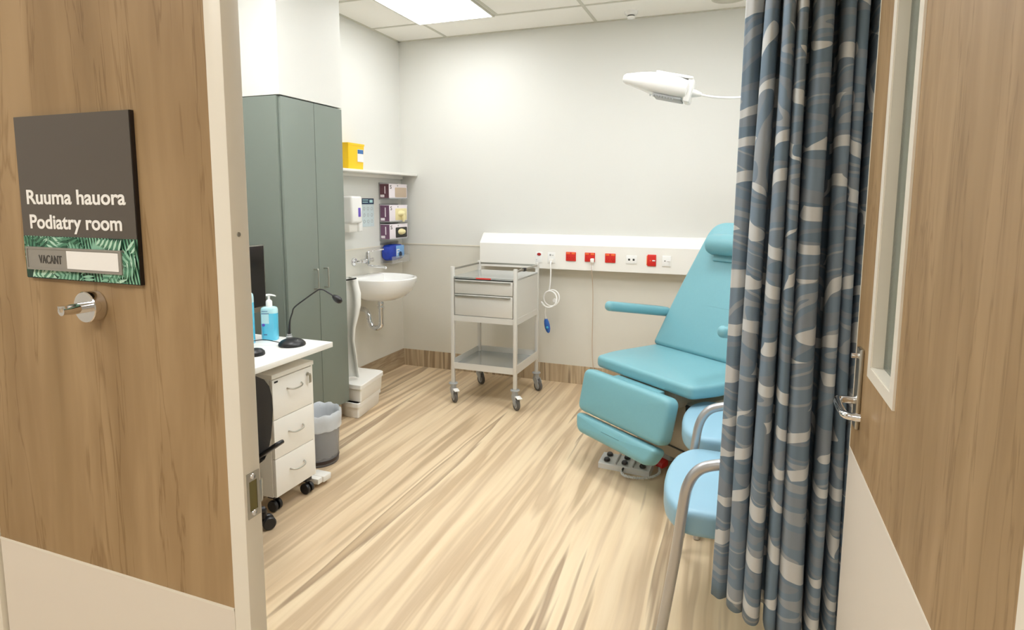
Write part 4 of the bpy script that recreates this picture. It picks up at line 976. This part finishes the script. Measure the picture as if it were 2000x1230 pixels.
bmesh.ops.translate(bm, verts=bm.verts[:], vec=(-.15, -1.70, -Z0))
me = bpy.data.meshes.new('privacy_curtain'); bm.to_mesh(me); bm.free(); me.materials.append(M['curtain'])
cur = bpy.data.objects.new('privacy_curtain', me); C.objects.link(cur); cur.location = (.15, 1.70, Z0)
cur['label'] = 'blue grey patterned privacy curtain gathered beside the open door'; cur['category'] = 'curtain'
so = cur.modifiers.new('thickness', 'SOLIDIFY'); so.thickness = .0016; so.offset = 0
m = MB(); m.tube([(-.10, 3.2, ZC - .014), (-.09, 2.2, ZC - .014), (-.03, 1.86, ZC - .014), (.10, 1.72, ZC - .014), (.36, 1.69, ZC - .014), (XR - .01, 1.69, ZC - .014)], .013, 8, 6)
solo('curtain_track', m, 'whiteg', 'white ceiling track that carries the patterned curtain', 'curtain track', (.15, 1.70, ZC - .02))
# ------------------------------------------------------------------ examination light
t = Thing('examination_lamp', 'white examination lamp head on a thin curved arm above the chair', 'lamp', (XR, 3.2, 1.95), world=True)
ax0 = Vector((-.270, 3.2, 1.945)); dv = Vector((-.94, 0, .225)).normalized(); sv = Vector((0, 1, 0)); nv = sv.cross(dv).normalized()
HMx = frame_m(ax0, dv, sv, nv)
m = MB(); rs = []
for s_, hw_, h0, h1, off in ((-.005, .030, -.020, .020, 0), (.004, .085, -.050, .044, 0), (.05, .100, -.056, .052, 0), (.14, .100, -.052, .056, 0), (.20, .090, -.046, .052, .0), (.245, .072, -.036, .044, .0), (.285, .055, -.029, .034, 0), (.320, .042, -.024, .026, 0), (.332, .030, -.017, .018, 0)):
    ring_ = []
    for k in range(28):
        a = 2 * PI * k / 28; cz = math.sin(a); hh = h1 if cz > 0 else -h0
        ring_.append(HMx @ Vector((s_, hw_ * math.copysign(abs(math.cos(a)) ** .7, math.cos(a)), hh * math.copysign(abs(cz) ** .8, cz))))
    rs.append(ring_)
m.rings(rs); hd = t.part('lamp_head', m, 'whiteg')
m = MB(); m.box(-.012, .17, -.070, .070, .046, .058, .005, Mx=HMx); t.part('top_cover', m, 'whiteg', parent=hd)
m = MB(); m.box(.02, .16, -.070, .070, -.062, -.050, .004, Mx=HMx); t.part('light_window', m, 'greyplastic', parent=hd)
m = MB()
for k in range(9): m.box(.055 + k * .014, .061 + k * .014, -.072, -.055, -.066, -.058, Mx=HMx)
t.part('cooling_slots', m, 'greyplastic', parent=hd, smooth=0)
m = MB(); m.box(-.020, .012, -.062, .062, -.062, .048, .008, Mx=HMx); t.part('end_cap', m, 'whiteg', parent=hd)
m = MB(); m.lathe([(0, 0), (.022, 0), (.018, .022), (.009, .050), (0, .05)], frame_m(ax0 + Vector((.010, 0, -.012)), sv, nv, -dv), 20); t.part('neck_joint', m, 'whiteg')
m = MB(); m.tube([(-.235, 3.2, 1.927), (-.17, 3.2, 1.910), (-.08, 3.2, 1.899), (.0, 3.2, 1.900), (.10, 3.205, 1.912), (.35, 3.22, 1.90), (.62, 3.25, 1.86), (XR - .06, 3.25, 1.84)], .0055, 10, 6); t.part('arm', m, 'whiteg')
m = MB(); m.box(XR - .07, XR - .002, 3.21, 3.29, 1.76, 1.88, .008); t.part('wall_mount', m, 'whiteg')
# ------------------------------------------------------------------ world & view
wd = bpy.data.worlds.new('world'); bpy.context.scene.world = wd; wd.use_nodes = True
wd.node_tree.nodes['Background'].inputs[0].default_value = (1, .98, .95, 1); wd.node_tree.nodes['Background'].inputs[1].default_value = .3
sc = bpy.context.scene
sc.view_settings.view_transform = 'Standard'; sc.view_settings.look = 'None'; sc.view_settings.gamma = 1; sc.view_settings.use_curve_mapping = False
sc.view_settings.exposure = 0.0
sc.cycles.use_denoising = True; sc.cycles.max_bounces = 10; sc.cycles.diffuse_bounces = 6
